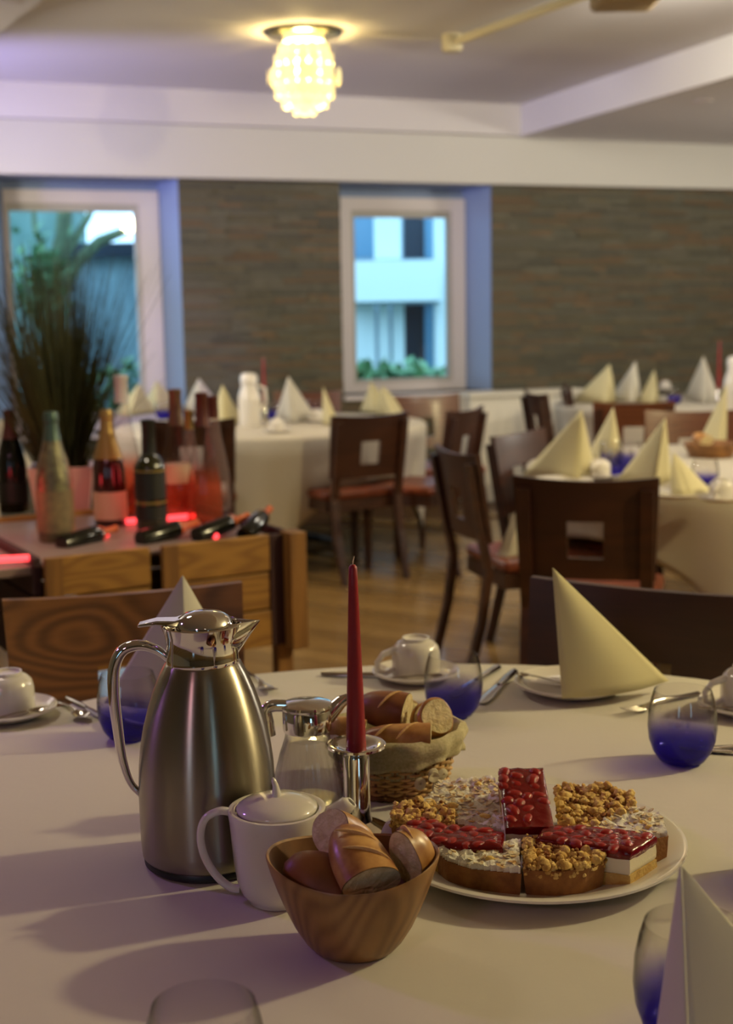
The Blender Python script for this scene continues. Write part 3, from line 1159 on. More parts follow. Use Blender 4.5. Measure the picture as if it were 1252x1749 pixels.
chair_at(ch_far, 525, 664, 178, 'brown chair against the stone wall behind the middle table', G_CH, .89)
chair_at(ch_far, 1180, 716, 172, 'brown chair at the far side of the right round table', G_CH, .83)
chair_at(ch_dark, 915, 655, -80, 'slim dark chair side on beside the white radiator cover', G_CH, .93)
chair_at(ch_dark, 970, 645, -95, 'dark chair side on at left of the farthest table', G_CH, .93)
chair_at(ch_far, 1165, 634, 178, 'orange-brown chair against the wall behind the farthest table', G_CH, .86)


# ------------------------------------------------------------------ tables
def tablecloth(R, s, rot=0, z=.75, mi=None, wav=.05, nr=10, seg=96, minz=.08, hem=0):
    """square cloth (half side s) on a round top of radius R, hanging in folds"""
    vs = [(0, 0, z)]
    fs = []
    rings = []
    for k in range(1, 7):
        rings.append([(R*k/6*math.cos(2*PI*i/seg), R*k/6*math.sin(2*PI*i/seg), z+.0006*noise.noise(Vector((k*1.1, i*.3, 2)))) for i in range(seg)])
    for k in range(1, nr+1):
        t = k/nr
        rg = []
        for i in range(seg):
            a = 2*PI*i/seg
            b = a-rot
            drop = s/max(abs(math.cos(b)), abs(math.sin(b)))-R if not hem else hem
            drop = min(drop, z-minz)
            fold = math.cos(b*4)*-.5+.5          # 0 at corners of cos(4b)=1
            rr = R+.012+t*(wav*(math.sin(a*11+1.3)*.5+.5*math.sin(a*7+R*9))*.8-.02-.05*fold)
            zz = z-.004-drop*t
            if k == 1:
                rr = R+.010
                zz = z-.012
            rg.append((rr*math.cos(a), rr*math.sin(a), zz))
        rings.append(rg)
    mb = MB()
    for rg in rings:
        vs += rg
    fs = [(0, 1+i, 1+(i+1) % seg) for i in range(seg)]
    for j in range(len(rings)-1):
        for i in range(seg):
            k = (i+1) % seg
            fs.append((1+j*seg+i, 1+(j+1)*seg+i, 1+(j+1)*seg+k, 1+j*seg+k))
    mb.add(vs, fs)
    return mb


def table(cx, cy, R, label, cloth_label, s, rot, m, wav=.05, hem=0):
    t = thing('round_table', label, 'table', (cx, cy, 0), 0, 'round banquet tables')
    mb = MB()
    mb.lathe([(0, .715), (R-.01, .715), (R, .72), (R, .742), (0, .742)], 64)
    mb.build('tabletop', M['chair_dark'], t)
    mb = MB()
    mb.lathe([(0, .06), (.05, .06), (.04, .12), (.04, .70), (.12, .715), (0, .715)], 20)
    mb.build('pedestal', M['table_leg'], t)
    for k in range(4):
        a = k*PI/2+.5
        mb = MB()
        mb.tube([(0, 0, .09), (.25*math.cos(a), .25*math.sin(a), .05), (.38*math.cos(a), .38*math.sin(a), .018)], [.03, .024, .018], 8)
        mb.build('foot', M['table_leg'], t)
    c = tablecloth(R, s, rot, .7495, wav=wav, hem=hem).build('tablecloth', m, None, 60)
    c.location = (cx, cy, 0)
    sd = c.modifiers.new('thickness', 'SOLIDIFY')
    sd.thickness = .0012
    sd.offset = -1
    tag(c, cloth_label, 'tablecloth', 'white tablecloths')
    return t


table(.10, 1.48, .95, 'large round table carrying coffee jug, bread and cakes', 'white tablecloth under the cakes and coffee jug', 1.15, .4, M['cloth'], .02)
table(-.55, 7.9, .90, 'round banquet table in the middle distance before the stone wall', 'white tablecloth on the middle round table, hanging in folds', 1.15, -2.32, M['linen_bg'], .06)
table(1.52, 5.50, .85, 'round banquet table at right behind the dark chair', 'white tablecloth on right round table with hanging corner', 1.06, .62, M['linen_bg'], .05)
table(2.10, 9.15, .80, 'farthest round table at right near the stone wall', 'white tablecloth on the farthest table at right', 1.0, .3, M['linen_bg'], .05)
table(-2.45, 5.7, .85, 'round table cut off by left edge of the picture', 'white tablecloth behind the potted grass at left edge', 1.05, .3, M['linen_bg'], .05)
# cloth corner hanging at the left of the right table
mb = MB()
cA, cB, cC = T(898, 840, .80), T(845, 968, .46), T(893, 965, .46)


# ------------------------------------------------------------------ table ware
def tumbler_mesh():
    mb = MB()
    out = [(.0, .0), (.024, .0), (.031, .004), (.039, .016), (.0445, .032), (.0465, .050), (.0455, .070), (.042, .088), (.0385, .100)]
    inn = [(.0375, .100), (.041, .088), (.0443, .070), (.0452, .050), (.0430, .032), (.037, .018), (.028, .010), (.0, .008)]
    mb.lathe(out+inn, 40)
    return mb


tum = tumbler_mesh().build('drinking_glass', M['gl_tumbler'], None, 60)
tag(tum, 'x', 'glass')
G_GL = 'tumblers with blue bases'


def glass(px, py, label, front=True, Yr=.02, sc=1):
    p = T(px, py)
    place(tum, USED, (p.x, p.y+(Yr if front else 0), .7505), random.uniform(0, 6), label, G_GL, sc)


glass(1170, 1309, 'clear tumbler with deep blue base beside the fork at right', sc=1.06)
glass(776, 1229, 'blue based tumbler behind the bread basket', sc=1.02)
glass(218, 1268, 'blue based tumbler seen through handle of the steel jug', sc=1.04)
p = T(348, 1733, .85)
place(tum, USED, (p.x, p.y, .7505), 0, 'tumbler whose rim shows at the bottom edge of picture', G_GL, 1.08)
glass(1190, 1802, 'tumbler half hidden behind the napkin in the bottom right corner', sc=1.12)
p = T(1345, 1500)
place(tum, USED, (p.x, p.y, .7505), 0, 'tumbler just past the right edge, throwing its ring shadow', G_GL, 1.0)
for (px, py, lb) in ((278, 716, 'small blue tumbler behind dark bottle on the middle table'), (344, 708, 'blue tumbler between the pink bottle necks on the middle table'), (462, 716, 'tumbler beside the white thermos jug'),
                     (536, 712, 'tumbler behind the dark middle chair'), (1046, 797, 'blue tumbler left of a pair on the right table'), (1077, 800, 'blue tumbler right of a pair on the right table'),
                     (1062, 816, 'blue tumbler in front of the pair on the right table'), (1206, 838, 'blue tumbler near right edge on right table'), (1153, 690, 'blue tumbler on the farthest table')):
    glass(px, py, lb)

# plates / saucers / cups


def plate_obj(r, label, loc, name='plate', cat='plate', h=.02, group='white plates'):
    mb = MB()
    pr = [(0, .004), (r*.55, .004), (r*.62, .0), (r*.66, .002), (r*.85, h*.55), (r, h), (r*1.0, h+.003), (r*.975, h+.004), (r*.84, h*.72), (r*.68, .0075), (0, .0075)]
    mb.lathe(pr, 72)
    o = mb.build(name, M['porcelain'], None, 50)
    o.location = loc
    return tag(o, label, cat, group)


PC = (.192, 1.540)
plate_obj(.182, 'large white serving plate loaded with cake slices', (PC[0], PC[1], .7505), 'serving_plate', 'plate', .020)
p = T(993, 1209)
plate_obj(.098, 'white side plate under the tall folded napkin', (p.x, p.y+.098, .7505), h=.016)
NPx = p
p = T(305, 1240)
plate_obj(.11, 'white plate hidden behind the steel jug', (p.x, p.y+.05, .7505), h=.016)
p = T(1165, 857)
plate_obj(.12, 'white plate with collapsed napkin on right table', (p.x, p.y+.12, .7505), h=.016)
p = T(966, 835)
plate_obj(.12, 'white plate under first napkin on right table', (p.x, p.y+.12, .7505), h=.016)
p = T(1130, 832)
p = T(1252, 860)
plate_obj(.1, 'white saucer cut by right edge on the right table', (p.x, p.y+.12, .7505), h=.014)


def make_cup():
    t = thing('coffee_cup', 'x', 'cup')
    mb = MB()      # upside-down cup: rim below, foot ring above
    mb.lathe([(.040, 0), (.0415, .002), (.0418, .026), (.0412, .040), (.0380, .051), (.0310, .058), (.026, .0605), (.0235, .061), (.0235, .066), (.021, .066), (.020, .062), (0, .061)], 40)
    mb.build('bowl', M['porcelain'], t, 50)
    mb = MB()
    mb.tube([(-.040, 0, .014), (-.056, 0, .008), (-.070, 0, .014), (-.072, 0, .028), (-.060, 0, .042), (-.038, 0, .048)], [.005, .0045, .0045, .0045, .005, .006], 10)
    mb.build('handle', M['porcelain'], t, 60)
    return t


cup = make_cup()
G_CUP = 'upturned coffee cups on saucers'


def cupset(px, py, rz, lc, ls, spoon=None, r=.078, sc=1.03):
    p = T(px, py)
    x, y = p.x, p.y+r
    plate_obj(r, ls, (x, y, .7505), 'saucer', 'saucer', .014, 'white saucers')
    place(cup, USED, (x, y, .7582), rz, lc, G_CUP, sc)
    return x, y


cs1 = cupset(714, 1180, .35, 'upturned white coffee cup at back centre of the near table', 'white saucer behind the bread basket')
cs2 = cupset(-6, 1248, .5, 'upturned white coffee cup at left edge of the near table', 'white saucer at left edge of the near table')
cs3 = cupset(1300, 1240, .2, 'white coffee cup with handle cut by the right edge', 'white saucer cut by the right edge')
for (px, py, lc, ls) in ((472, 741, 'small upturned cup on middle table beside white jug', 'saucer on the middle table beside white jug'),
                         (540, 722, 'white cup shining left of the middle chair back', 'saucer left of the middle chair back'),
                         (1030, 822, 'cream lit cup between napkins on right table', 'saucer between napkins on right table'),
                         (1243, 862, 'white cup at the right edge of right table', 'saucer at the right edge of right table'),
                         (1140, 668, 'white cup beside chair on the farthest table', 'saucer beside chair on the farthest table')):
    cupset(px, py, 1.0, lc, ls)


# cutlery
def handle_strip(L_, w0, w1, z0=.0):
    n = 12
    top = []
    for i in range(n+1):
        t = i/n
        w_ = w0+(w1-w0)*t**2
        z = .004*math.sin(t*PI)+z0
        top.append((t*L_, w_, z))
    return top


def strip_mesh(mb, secs, th=.0022, dish=None):
    """secs: (y, halfwidth, z)"""
    vs = []
    for (y, w_, z) in secs:
        d = dish(y) if dish else 0
        vs += [(-w_, y, z+d), (-w_*.5, y, z+th*.6), (0, y, z+th-d*1.0), (w_*.5, y, z+th*.6), (w_, y, z+d), (w_, y, z-th*.3+d), (0, y, z-th*.3-d), (-w_, y, z-th*.3+d)]
    n = 8
    fs = [tuple(range(n)), tuple(reversed(range((len(secs)-1)*n, len(secs)*n)))]
    for j in range(len(secs)-1):
        for k in range(n):
            fs.append((j*n+k, (j+1)*n+k, (j+1)*n+(k+1) % n, j*n+(k+1) % n))
    mb.add(vs, fs)


def make_fork():
    mb = MB()
    strip_mesh(mb, [(-.095, .007, .001), (-.085, .009, .001), (-.05, .0065, .004), (-.01, .0035, .009), (.02, .003, .010), (.035, .006, .006), (.045, .011, .004), (.055, .012, .0035)])
    for k in range(4):
        x = -.0095+k*.00633
        mb.tube([(x, .053, .0045), (x, .07, .005), (x*.95, .088, .0085), (x*.93, .094, .0105)], [.0017, .0016, .0012, .0007], 6)
    return tag(mb.build('fork', M['steel_cut'], None, 60), 'x', 'fork')


def make_knife():
    t = thing('table_knife', 'x', 'knife')
    mb = MB()
    strip_mesh(mb, [(-.10, .006, .002), (-.09, .0085, .002), (-.04, .0075, .003), (.0, .0055, .003)], .004)
    mb.build('handle', M['steel_cut'], t, 60)
    mb = MB()
    strip_mesh(mb, [(.0, .0055, .003), (.015, .007, .003), (.07, .0095, .0025), (.095, .008, .0025), (.105, .003, .0025)], .0012)
    mb.build('blade', M['steel_cut'], t, 60)
    return t


def make_spoon():
    mb = MB()
    strip_mesh(mb, [(-.075, .006, .001), (-.065, .0075, .001), (-.03, .004, .004), (.0, .0025, .007), (.02, .0028, .007)])
    vs = []
    for i in range(7):
        for j in range(12):
            a = 2*PI*j/12
            r = i/6
            vs.append((.0145*r*math.cos(a), .044+.024*r*math.sin(a), .0015+.0065*r*r))
    fs = []
    for i in range(6):
        for j in range(12):
            k = (j+1) % 12
            fs.append((i*12+j, i*12+k, (i+1)*12+k, (i+1)*12+j))
    mb.add(vs, fs)
    return tag(mb.build('spoon', M['steel_cut'], None, 60), 'x', 'spoon')


fork, knife, spoon = make_fork(), make_knife(), make_spoon()


def lay(proto, pa_, pb_, label, z=.7515, group='steel cutlery', sc=1):
    """pa_ = pixel of handle end, pb_ = pixel of tip"""
    a, b = T(*pa_, z), T(*pb_, z)
    d = b-a
    c = (a+b)/2
    rz = math.atan2(-d.x, d.y)
    place(proto, USED, (c.x, c.y, z), rz, label, group, sc)


lay(fork, (1192, 1184), (1066, 1222), 'cake fork with tines left, behind the blue tumbler at right', z=.7515)
lay(fork, (405, 1140), (472, 1192), 'fork lying beyond the steel jug')
lay(knife, (886, 1140), (815, 1210), 'knife right of the blue tumbler at back', sc=1.05)
lay(knife, (850, 1140), (775, 1190), 'knife partly behind the blue tumbler at back', sc=1)
lay(spoon, (100, 1196), (150, 1236), 'spoon lying bowl up beside the left saucer', sc=1.0)
lay(knife, (112, 1190), (185, 1232), 'knife handle between spoon and tumbler on the left', sc=.8)
lay(knife, (560, 1153), (735, 1158), 'knife resting flat beyond the candle', z=.7515, sc=1)
lay(knife, (1330, 1292), (1220, 1284), 'knife tip coming in from the right edge below tumbler', sc=.9)
lay(knife, (1340, 1272), (1226, 1279), 'second knife tip coming in from right edge', sc=.9)
# teaspoons on saucers
for (cs, dx, dy, rz, lb) in ((cs2, .028, -.050, -1.05, 'teaspoon on the saucer at left edge'), (cs1, .0, -.054, -1.6, 'teaspoon on the saucer behind bread basket'), (cs3, -.035, -.045, -1.9, 'teaspoon on saucer at the right edge')):
    s_ = place(spoon, USED, (cs[0]+dx, cs[1]+dy, .7655), rz, lb, 'steel cutlery', .72)
p = T(905, 1180)
s_ = place(spoon, USED, (p.x+.015, p.y+.015, .7665), 1.0, 'spoon on rim of the plate under tall napkin', 'steel cutlery', .62)


# napkins
def napkin(name, F_, pk, B1, B2, label, m, bul=.02, n=10, lip=.0, group='napkins folded into pyramids'):
    """F_ front foot, pk peak, B1/B2 feet of the wings (world points)"""
    F_, pk, B1, B2 = map(Vector, (F_, pk, B1, B2))
    mb = MB()
    base = (F_+B1+B2)/3
    for B in (B1, B2):
        vs = []
        nn = (pk-F_).cross(B-F_).normalized()
        if nn.dot((F_+pk+B)/3-Vector((base.x, base.y, 0))-Vector((0, 0, .0))) < 0:
            nn = -nn
        nn.z = 0
        nn.normalize()
        for i in range(n+1):
            u_ = i/n
            for j in range(n+1):
                v_ = j/n
                low = F_.lerp(B, u_)
                p = low.lerp(pk, v_)
                w_ = math.sin(PI*min(1, u_*1.02))*(1-v_)*(1+.6*v_)
                p += nn*bul*w_
                vs.append(p-F_)
        fs = []
        for i in range(n):
            for j in range(n):
                a = i*(n+1)+j
                fs.append((a, a+n+1, a+n+2, a+1))
        mb.add(vs, fs)
    o = mb.build(name, m, None, 40)
    o.location = F_
    sd = o.modifiers.new('thickness', 'SOLIDIFY')
    sd.thickness = .0022
    return tag(o, label, 'napkin', group)


# right near napkin
Fp = T(962, 1193, .768)
pk = atY(945, 970, Fp.y+.02)
B1 = T(1143, 1163, .770)
napkin('napkin', Fp, pk, B1, (Fp.x+.03, Fp.y+.17, .768), 'tall cream napkin pyramid standing on the white side plate', M['napkin'], .022, 14)
# left near napkin
Fp = T(322, 1215, .768)
pk = atY(313, 983, Fp.y+.02)
napkin('napkin', Fp, pk, (Fp.x-.145, Fp.y+.055, .768), (Fp.x+.085, Fp.y+.13, .768), 'folded napkin pyramid rising behind the steel jug', M['napkin_pale'], .006, 14)
# foreground right napkin
Fp = T(1120, 1800, .755)
Fp = Vector((Fp.x, 1.00, .755))
pk = atY(1165, 1479, 1.04)
Fb = atY(1118, 1800, .985)
F3 = atY(1186, 1800, .985)
B3 = atY(1112, 1800, 1.05)
C3 = atY(1470, 1800, 1.06)
napkin('napkin', (F3.x, F3.y, .753), pk, (B3.x, B3.y, .753), (C3.x, C3.y, .753), 'blurred grey-green napkin pyramid in the bottom right corner', M['napkin_pale'], .003, 14)
NP = [  # foot px, peak px, wing1 px, wing2 delta, label, pale
    ((222, 712), (238, 655), (196, 706), 'napkin pyramid under the left window behind the pot', 0),
    ((270, 706), (268, 650), (240, 700), 'napkin pyramid by the blue window reveal', 0),
    ((340, 706), (340, 646), (312, 700), 'bright napkin point between the two pink bottle necks', 1),
    ((382, 728), (380, 657), (358, 722), 'cream napkin pyramid left of the white jug', 0),
    ((503, 722), (493, 643), (470, 715), 'white napkin pyramid right of the red candle', 1),
    ((566, 728), (552, 660), (580, 724), 'napkin edge just left of the middle chair back', 0),
    ((640, 705), (634, 652), (676, 700), 'napkin with left point above the middle chair', 0),
    ((672, 712), (652, 658), (704, 706), 'napkin with right point above the middle chair', 0),
    ((990, 822), (994, 700), (892, 812), 'largest tan napkin on right table, behind chair back', 0),
    ((1042, 796), (1048, 696), (1000, 785), 'tan napkin next to the pair of blue tumblers', 0),
    ((1118, 838), (1137, 714), (1056, 818), 'napkin pyramid in the centre of the right table', 0),
    ((1228, 770), (1243, 655), (1190, 762), 'large napkin behind the bread at the right edge', 0),
    ((1036, 690), (1042, 622), (976, 686), 'leftmost napkin on the farthest table', 0),
    ((1082, 688), (1086, 617), (1040, 684), 'second napkin from left on the farthest table', 1),
    ((1116, 690), (1118, 631), (1090, 686), 'short third napkin on the farthest table', 0),
    ((1205, 690), (1202, 608), (1168, 680), 'white napkin pyramid beside the far red candle', 1),
    ((6, 822), (2, 712), (-40, 812), 'pale napkin at left edge behind dark bottle', 1),
]
for (fp, pp, wp, lb, pale) in NP:
    a = T(*fp, .753)
    b = atY(*pp, a.y+.04)
    c = T(*wp, .753)
    d = (c-a)
    # second wing turns away
    sgn = 1 if d.x < 0 else -1
    w2 = Vector((a.x+sgn*d.length*.35, a.y+d.length*.75, .753))
    napkin('napkin', a, b, c, w2, lb, M['napkin_pale' if pale else 'napkin'], .012, 6)
# collapsed napkin on right table plate
a = T(1150, 838, .765)
o = napkin('napkin', T(1176, 848, .765), atY(1150, 772, T(1165, 848).y+.05), T(1214, 836, .765), T(1150, 842, .765), 'collapsed cream napkin lying on plate on the right table', M['napkin'], .03, 6)

# white linen hanging beside the chair (corner of the right cloth)
ctop = atY(892, 842, 4.98)
mb = MB()
vs = []
for i in range(9):
    u_ = i/8
    for j in range(9):
        v_ = j/8
        p = atY(898-(6+50*v_)+(6+52*v_)*u_, 842+128*v_, 5.0)
        p.y += .02*math.sin(u_*9+v_*2)*v_
        vs.append(p-ctop)
fs = [(i*9+j, (i+1)*9+j, (i+1)*9+j+1, i*9+j+1) for i in range(8) for j in range(8)]
o = mb.add(vs, fs).build('hanging_cloth', M['napkin_pale'], None, 60)
o.location = ctop
sd = o.modifiers.new('thickness', 'SOLIDIFY')
sd.thickness = .003
tag(o, 'bluish white cloth corner hanging between the edge-on chair and cut-out chair', 'cloth')

# jugs, candles on far tables


def white_jug(px, py, hpx, label):
    p = T(px, py)
    q_ = atY(px, py-hpx, p.y)
    h = q_.z-.75
    t = thing('thermos_jug', label, 'jug', (p.x, p.y+.06, .7505), 0, 'white jugs on the far tables')
    mb = MB()
    mb.lathe([(0, 0), (.062, 0), (.066, .01), (.066, h*.5), (.058, h*.62), (.046, h*.72), (.045, h*.80), (0, h*.80)], 28)
    mb.build('body', M['porcelain'], t, 50)
    mb = MB()
    mb.lathe([(0, h*.80), (.05, h*.80), (.05, h*.9), (.04, h*.98), (0, h)], 28)
    mb.build('lid', M['porcelain'], t, 50)
    mb = MB()
    mb.tube([(.05, 0, h*.75), (.09, 0, h*.7), (.095, 0, h*.45), (.06, 0, h*.3)], .01, 8)
    mb.build('handle', M['porcelain'], t, 60)


white_jug(426, 730, 93, 'white thermos jug on the middle round table')
white_jug(1258, 700, 92, 'white jug at right edge on the farthest table')


def candle(base, h, r0_, r1_, label, lean=0):
    t = thing('taper_candle', label, 'candle', base, 0, 'red taper candles')
    mb = MB()
    prof = [(0, 0), (r0_, 0)]+[(r0_+(r1_-r0_)*k/10, h*k/10*.985) for k in range(1, 11)]+[(r1_*.6, h*.997), (0, h)]
    mb.lathe(prof, 28)
    mb.build('wax', M['candle'], t, 50)
    mb = MB()
    mb.tube([(0, 0, h-.003), (.0003, 0, h+.004), (.002, 0, h+.010)], .0008, 6)
    mb.build('wick', M['wick'], t)
    t.rotation_euler = (0, lean, 0)
    return t


def holder(loc, h, r, label, rd=.0375):
    t = thing('candle_holder', label, 'candle holder', loc, 0, 'chrome candle holders')
    mb = MB()
    mb.lathe([(0, 0), (.036, 0), (.038, .003), (.030, .007), (r*1.12, .012), (r, .022), (r, h-.012), (r*.9, h-.008), (0, h-.008)], 40)
    mb.build('stem', M['chrome'], t, 50)
    mb = MB()
    mb.lathe([(0, h-.008), (r*.95, h-.008), (.020, h-.006), (rd-.004, h-.001), (rd, h+.001), (rd, h+.004), (rd-.003, h+.0055), (.021, h+.0005), (.0135, h-.002), (0, h-.002)], 48)
    mb.build('drip_tray', M['chrome'], t, 50)
    return t


for (px, py, top, lb, lh) in ((452, 722, 612, 'red candle on the middle table right of the white jug', 'candle holder on the middle table'), (1229, 690, 583, 'red candle on the farthest table', 'candle holder on the farthest table')):
    p = T(px, py)
    holder((p.x, p.y+.03, .7505), .10, .016, lh)
    q_ = atY(px, top, p.y+.03)
    candle((p.x, p.y+.03, .845), q_.z-.845, .012, .006, lb)

# radiator cover below the right window
pA, pB = wallpt(778), wallpt(962)
mb = MB()
rc = thing('radiator_cover', 'white radiator cover under right end of the window', 'radiator cover')
rc.matrix_world = WM
zt = .80
mb.box((pA, -.24, .0), (pB, -.05, zt-.03))
mb.build('body', M['white_box'], rc, 0)
mb = MB()
mb.box((pA-.02, -.27, zt-.03), (pB+.02, -.05, zt))
mb.build('top_board', M['white_box'], rc, 0)
mb = MB()
for k in range(9):
    mb = MB()
    x = pA+.06+k*(pB-pA-.12)/8.5
    mb.box((x, -.246, .12), (x+.045, -.24, zt-.12))
    mb.build('panel', M['white_box'], rc, 0)

# ------------------------------------------------------------------ crate display with bottles
cA = T(75, 955, .75)
cB = T(515, 908, .75)
cang = math.atan2(cB.y-cA.y, cB.x-cA.x)
CM = Matrix.Translation((cA.x, cA.y, 0)) @ Matrix.Rotation(cang, 4, 'Z')
CLen = (cB-cA).length-.035
ct = thing('wooden_crate_stand', 'pine plank crate stand holding the wine bottles', 'display stand', (cA.x, cA.y, 0), cang)
DEP = .85
zt, zb = .75, .415
hgt = (zt-zb-.012)/3
x_mid = CLen*.435


def cbox(name, a, b, m, bev=.003):
    mb = MB()
    mb.box(a, b)
    return mb.build(name, m, ct, 0, bev)


for (xa_, xb_) in ((.0, x_mid-.012), (x_mid+.012, CLen)):
    for k in range(3):
        z0_ = zb+k*(hgt+.006)
        cbox('plank', (xa_+.01, 0.004*(k % 2), z0_), (xb_-.01, .022, z0_+hgt), M['pine'])
        cbox('plank', (xa_+.01, DEP-.02, z0_), (xb_-.01, DEP, z0_+hgt), M['pine'])
    cbox('batten', (xa_-.004, -.022, zb-.0), (xa_+.045, 0, zt+.004), M['pine_post'])
for k in range(3):
    z0_ = zb+k*(hgt+.006)
    cbox('plank', (-.022, .03, z0_), (0, DEP-.03, z0_+hgt), M['pine_dark'])
    cbox('plank', (CLen, .03, z0_), (CLen+.02, DEP-.03, z0_+hgt), M['pine_dark'])
cbox('post', (CLen-.028, -.05, zb-.01), (CLen+.026, .02, zt+.008), M['pine_post'])
cbox('post', (CLen-.072, -.004, zb), (CLen-.028, .03, zt), M['pine_dark'])  # dark strip imitating the shaded gap beside the corner post
for (x, y) in ((.0, .0), (CLen-.05, 0), (.0, DEP-.05), (CLen-.05, DEP-.05)):
    cbox('leg', (x, y+.004, 0), (x+.05, y+.05, zb+.02), M['pine_post'])
mb = MB()
mb.tube([(CLen-.03, .03, .08), (CLen-.42, .03, zb+.01)], .022, 4)
mb.build('brace', M['pine_post'], ct, 0)
cbox('bottom_board', (0, .02, zb), (CLen, DEP-.02, zb+.015), M['pine_dark'])
cbox('display_top', (-.02, .03, .722), (CLen-.03, DEP-.03, .735), M['display'])
# red LED tubes
for (a, b) in (((-.42, .20, .745), (-.02, .07, .745)),  ((-.5, .62, .80), (.02, .56, .83)), ((.42, .52, .748), (CLen-.10, .50, .748)), ((CLen-.20, .10, .745), (CLen-.14, .22, .745)), ((.16, .36, .745), (.30, .34, .745))):
    mb = MB()
    mb.tube([a, b], .009, 8)
    mb.build('led_tube', M['led'], ct, 60)
light('led_glow_red', 'POINT', CM @ Vector((.45, .42, .90)), 1.3, (1, .05, .06), .08)
light('led_glow_red_left', 'POINT', CM @ Vector((-.15, .42, .86)), 1.2, (1, .05, .06), .06)
cbox('side_tray', (-.55, .05, .70), (-.02, DEP-.05, .725), M['display'])

BOTTLE = {
    'champ': [(0, 0), (.040, 0), (.044, .006), (.044, .12), (.043, .15), (.036, .19), (.024, .23), (.0175, .26), (.0155, .285), (.0175, .287), (.0175, .300), (.015, .31), (0, .31)],
    'wine': [(0, 0), (.035, 0), (.0375, .005), (.0375, .19), (.034, .212), (.022, .235), (.0145, .25), (.0138, .30), (.0155, .302), (.0155, .312), (.0135, .315), (0, .315)],
    'flute': [(0, 0), (.042, 0), (.046, .006), (.046, .05), (.043, .10), (.034, .16), (.023, .215), (.0165, .27), (.0150, .32), (.0165, .322), (.0165, .334), (0, .336)],
    'squat': [(0, 0), (.034, 0), (.037, .005), (.037, .14), (.036, .155), (.026, .172), (.016, .182), (.0150, .25), (.0165, .252), (.0165, .262), (0, .264)],
}


def rad_at(prof, z):
    for (r1, z1), (r2, z2) in zip(prof[1:], prof[2:]):
        if z1 <= z <= z2 and z2 > z1:
            return r1+(r2-r1)*(z-z1)/(z2-z1)
    return prof[-2][0]


def bottle(kind, loc, label, m, foil, ffrom, labs=(), sc=1, rot=None, rz=0):
    t = thing('bottle', label, 'bottle', loc, rz, 'wine bottles on the crate stand')
    pr = BOTTLE[kind]
    MB().lathe(pr, 28).build('glass_body', m, t, 40)
    H = pr[-1][1]
    zs = [ffrom]+[z for r, z in pr if z > ffrom+.002 and r > 0]
    f_ = [(rad_at(pr, z)+.0008, z) for z in zs]
    f_ = [(0.001, zs[0])]+f_+[(0, H+.001)]
    MB().lathe(f_, 28).build('neck_foil', foil, t, 40)
    for (z0_, z1_, lm) in labs:
        MB().lathe([(rad_at(pr, z0_)+.0006, z0_), (rad_at(pr, (z0_+z1_)/2)+.0007, (z0_+z1_)/2), (rad_at(pr, z1_)+.0006, z1_)], 28).build('label_band', lm, t, 40)
    t.scale = (sc,)*3
    if rot is not None:
        t.rotation_euler = rot
    return t


ZT = .7355


def bstand(kind, px, pbase, ptop, label, m, foil, fr, labs=()):
    p = T(px, pbase, ZT)
    h = atY(px, ptop, p.y).z-ZT
    sc = h/BOTTLE[kind][-1][1]
    H = BOTTLE[kind][-1][1]
    bottle(kind, (p.x, p.y+.02, ZT), label, m, foil, fr*H, [(a*H, b*H, l) for a, b, l in labs], sc)


bstand('champ', 95, 925, 704, 'olive foil sparkling wine bottle standing before the pink pot', M['foil_olive'], M['foil_green'], .78, [(.08, .40, M['label_olive'])])
bstand('champ', 188, 898, 700, 'dark red bottle with long gold neck foil', M['bottle_brown'], M['foil_gold'], .58, [(.06, .30, M['label_pale'])])
bstand('flute', 214, 880, 640, 'clear bottle with white cap behind the gold necked bottle', M['gl_rose'], M['foil_white'], .80)
bstand('squat', 258, 905, 716, 'dark green bottle with black and gold label', M['bottle_green'], M['label_black'], .68, [(.10, .22, M['label_black']), (.28, .52, M['label_black']), (.24, .26, M['label_gold']), (.53, .545, M['label_gold'])])
bstand('flute', 305, 886, 664, 'tall rosé bottle with pale brown neck', M['gl_rose'], M['foil_brown'], .72, [(.28, .42, M['label_pale'])])
bstand('flute', 350, 892, 670, 'tall rosé bottle with burgundy neck', M['gl_rose'], M['foil_rose'], .74)
bstand('flute', 368, 870, 676, 'pale clear bottle behind the burgundy necked bottle', M['gl_pale'], M['foil_rose'], .80)
bstand('flute', 326, 868, 700, 'pale bottle between the two tall rosé bottles', M['gl_pale'], M['foil_gold'], .80)
bstand('champ', 22, 876, 700, 'dark bottle with brown neck at the left edge', M['bottle_dark'], M['foil_rose'], .72, [(.10, .3, M['label_black'])])


def blie(kind, pa_, pb_, za, zb_, label, m, foil, fr, sc=1):
    a = T(*pa_, za)
    b = T(*pb_, zb_)
    d = (b-a).normalized()
    q_ = d.to_track_quat('Z', 'Y')
    t = bottle(kind, a, label, m, foil, fr*BOTTLE[kind][-1][1], (), sc, q_.to_euler())
    return t


blie('wine', (105, 930), (215, 898), .745, .762, 'black bottle lying along the front edge left', M['bottle_dark'], M['foil_orange'], .66, .72)
blie('wine', (238, 922), (340, 892), .748, .772, 'black bottle lying at the front edge centre', M['bottle_dark'], M['foil_orange'], .64, .7)
blie('wine', (335, 916), (425, 880), .75, .785, 'dark bottle lying behind the front edge right of centre', M['bottle_dark'], M['foil_orange'], .64, .7)
blie('wine', (418, 915), (478, 850), .75, .82, 'dark bottle lying with orange neck raised at right', M['bottle_dark'], M['foil_orange'], .66, .72)

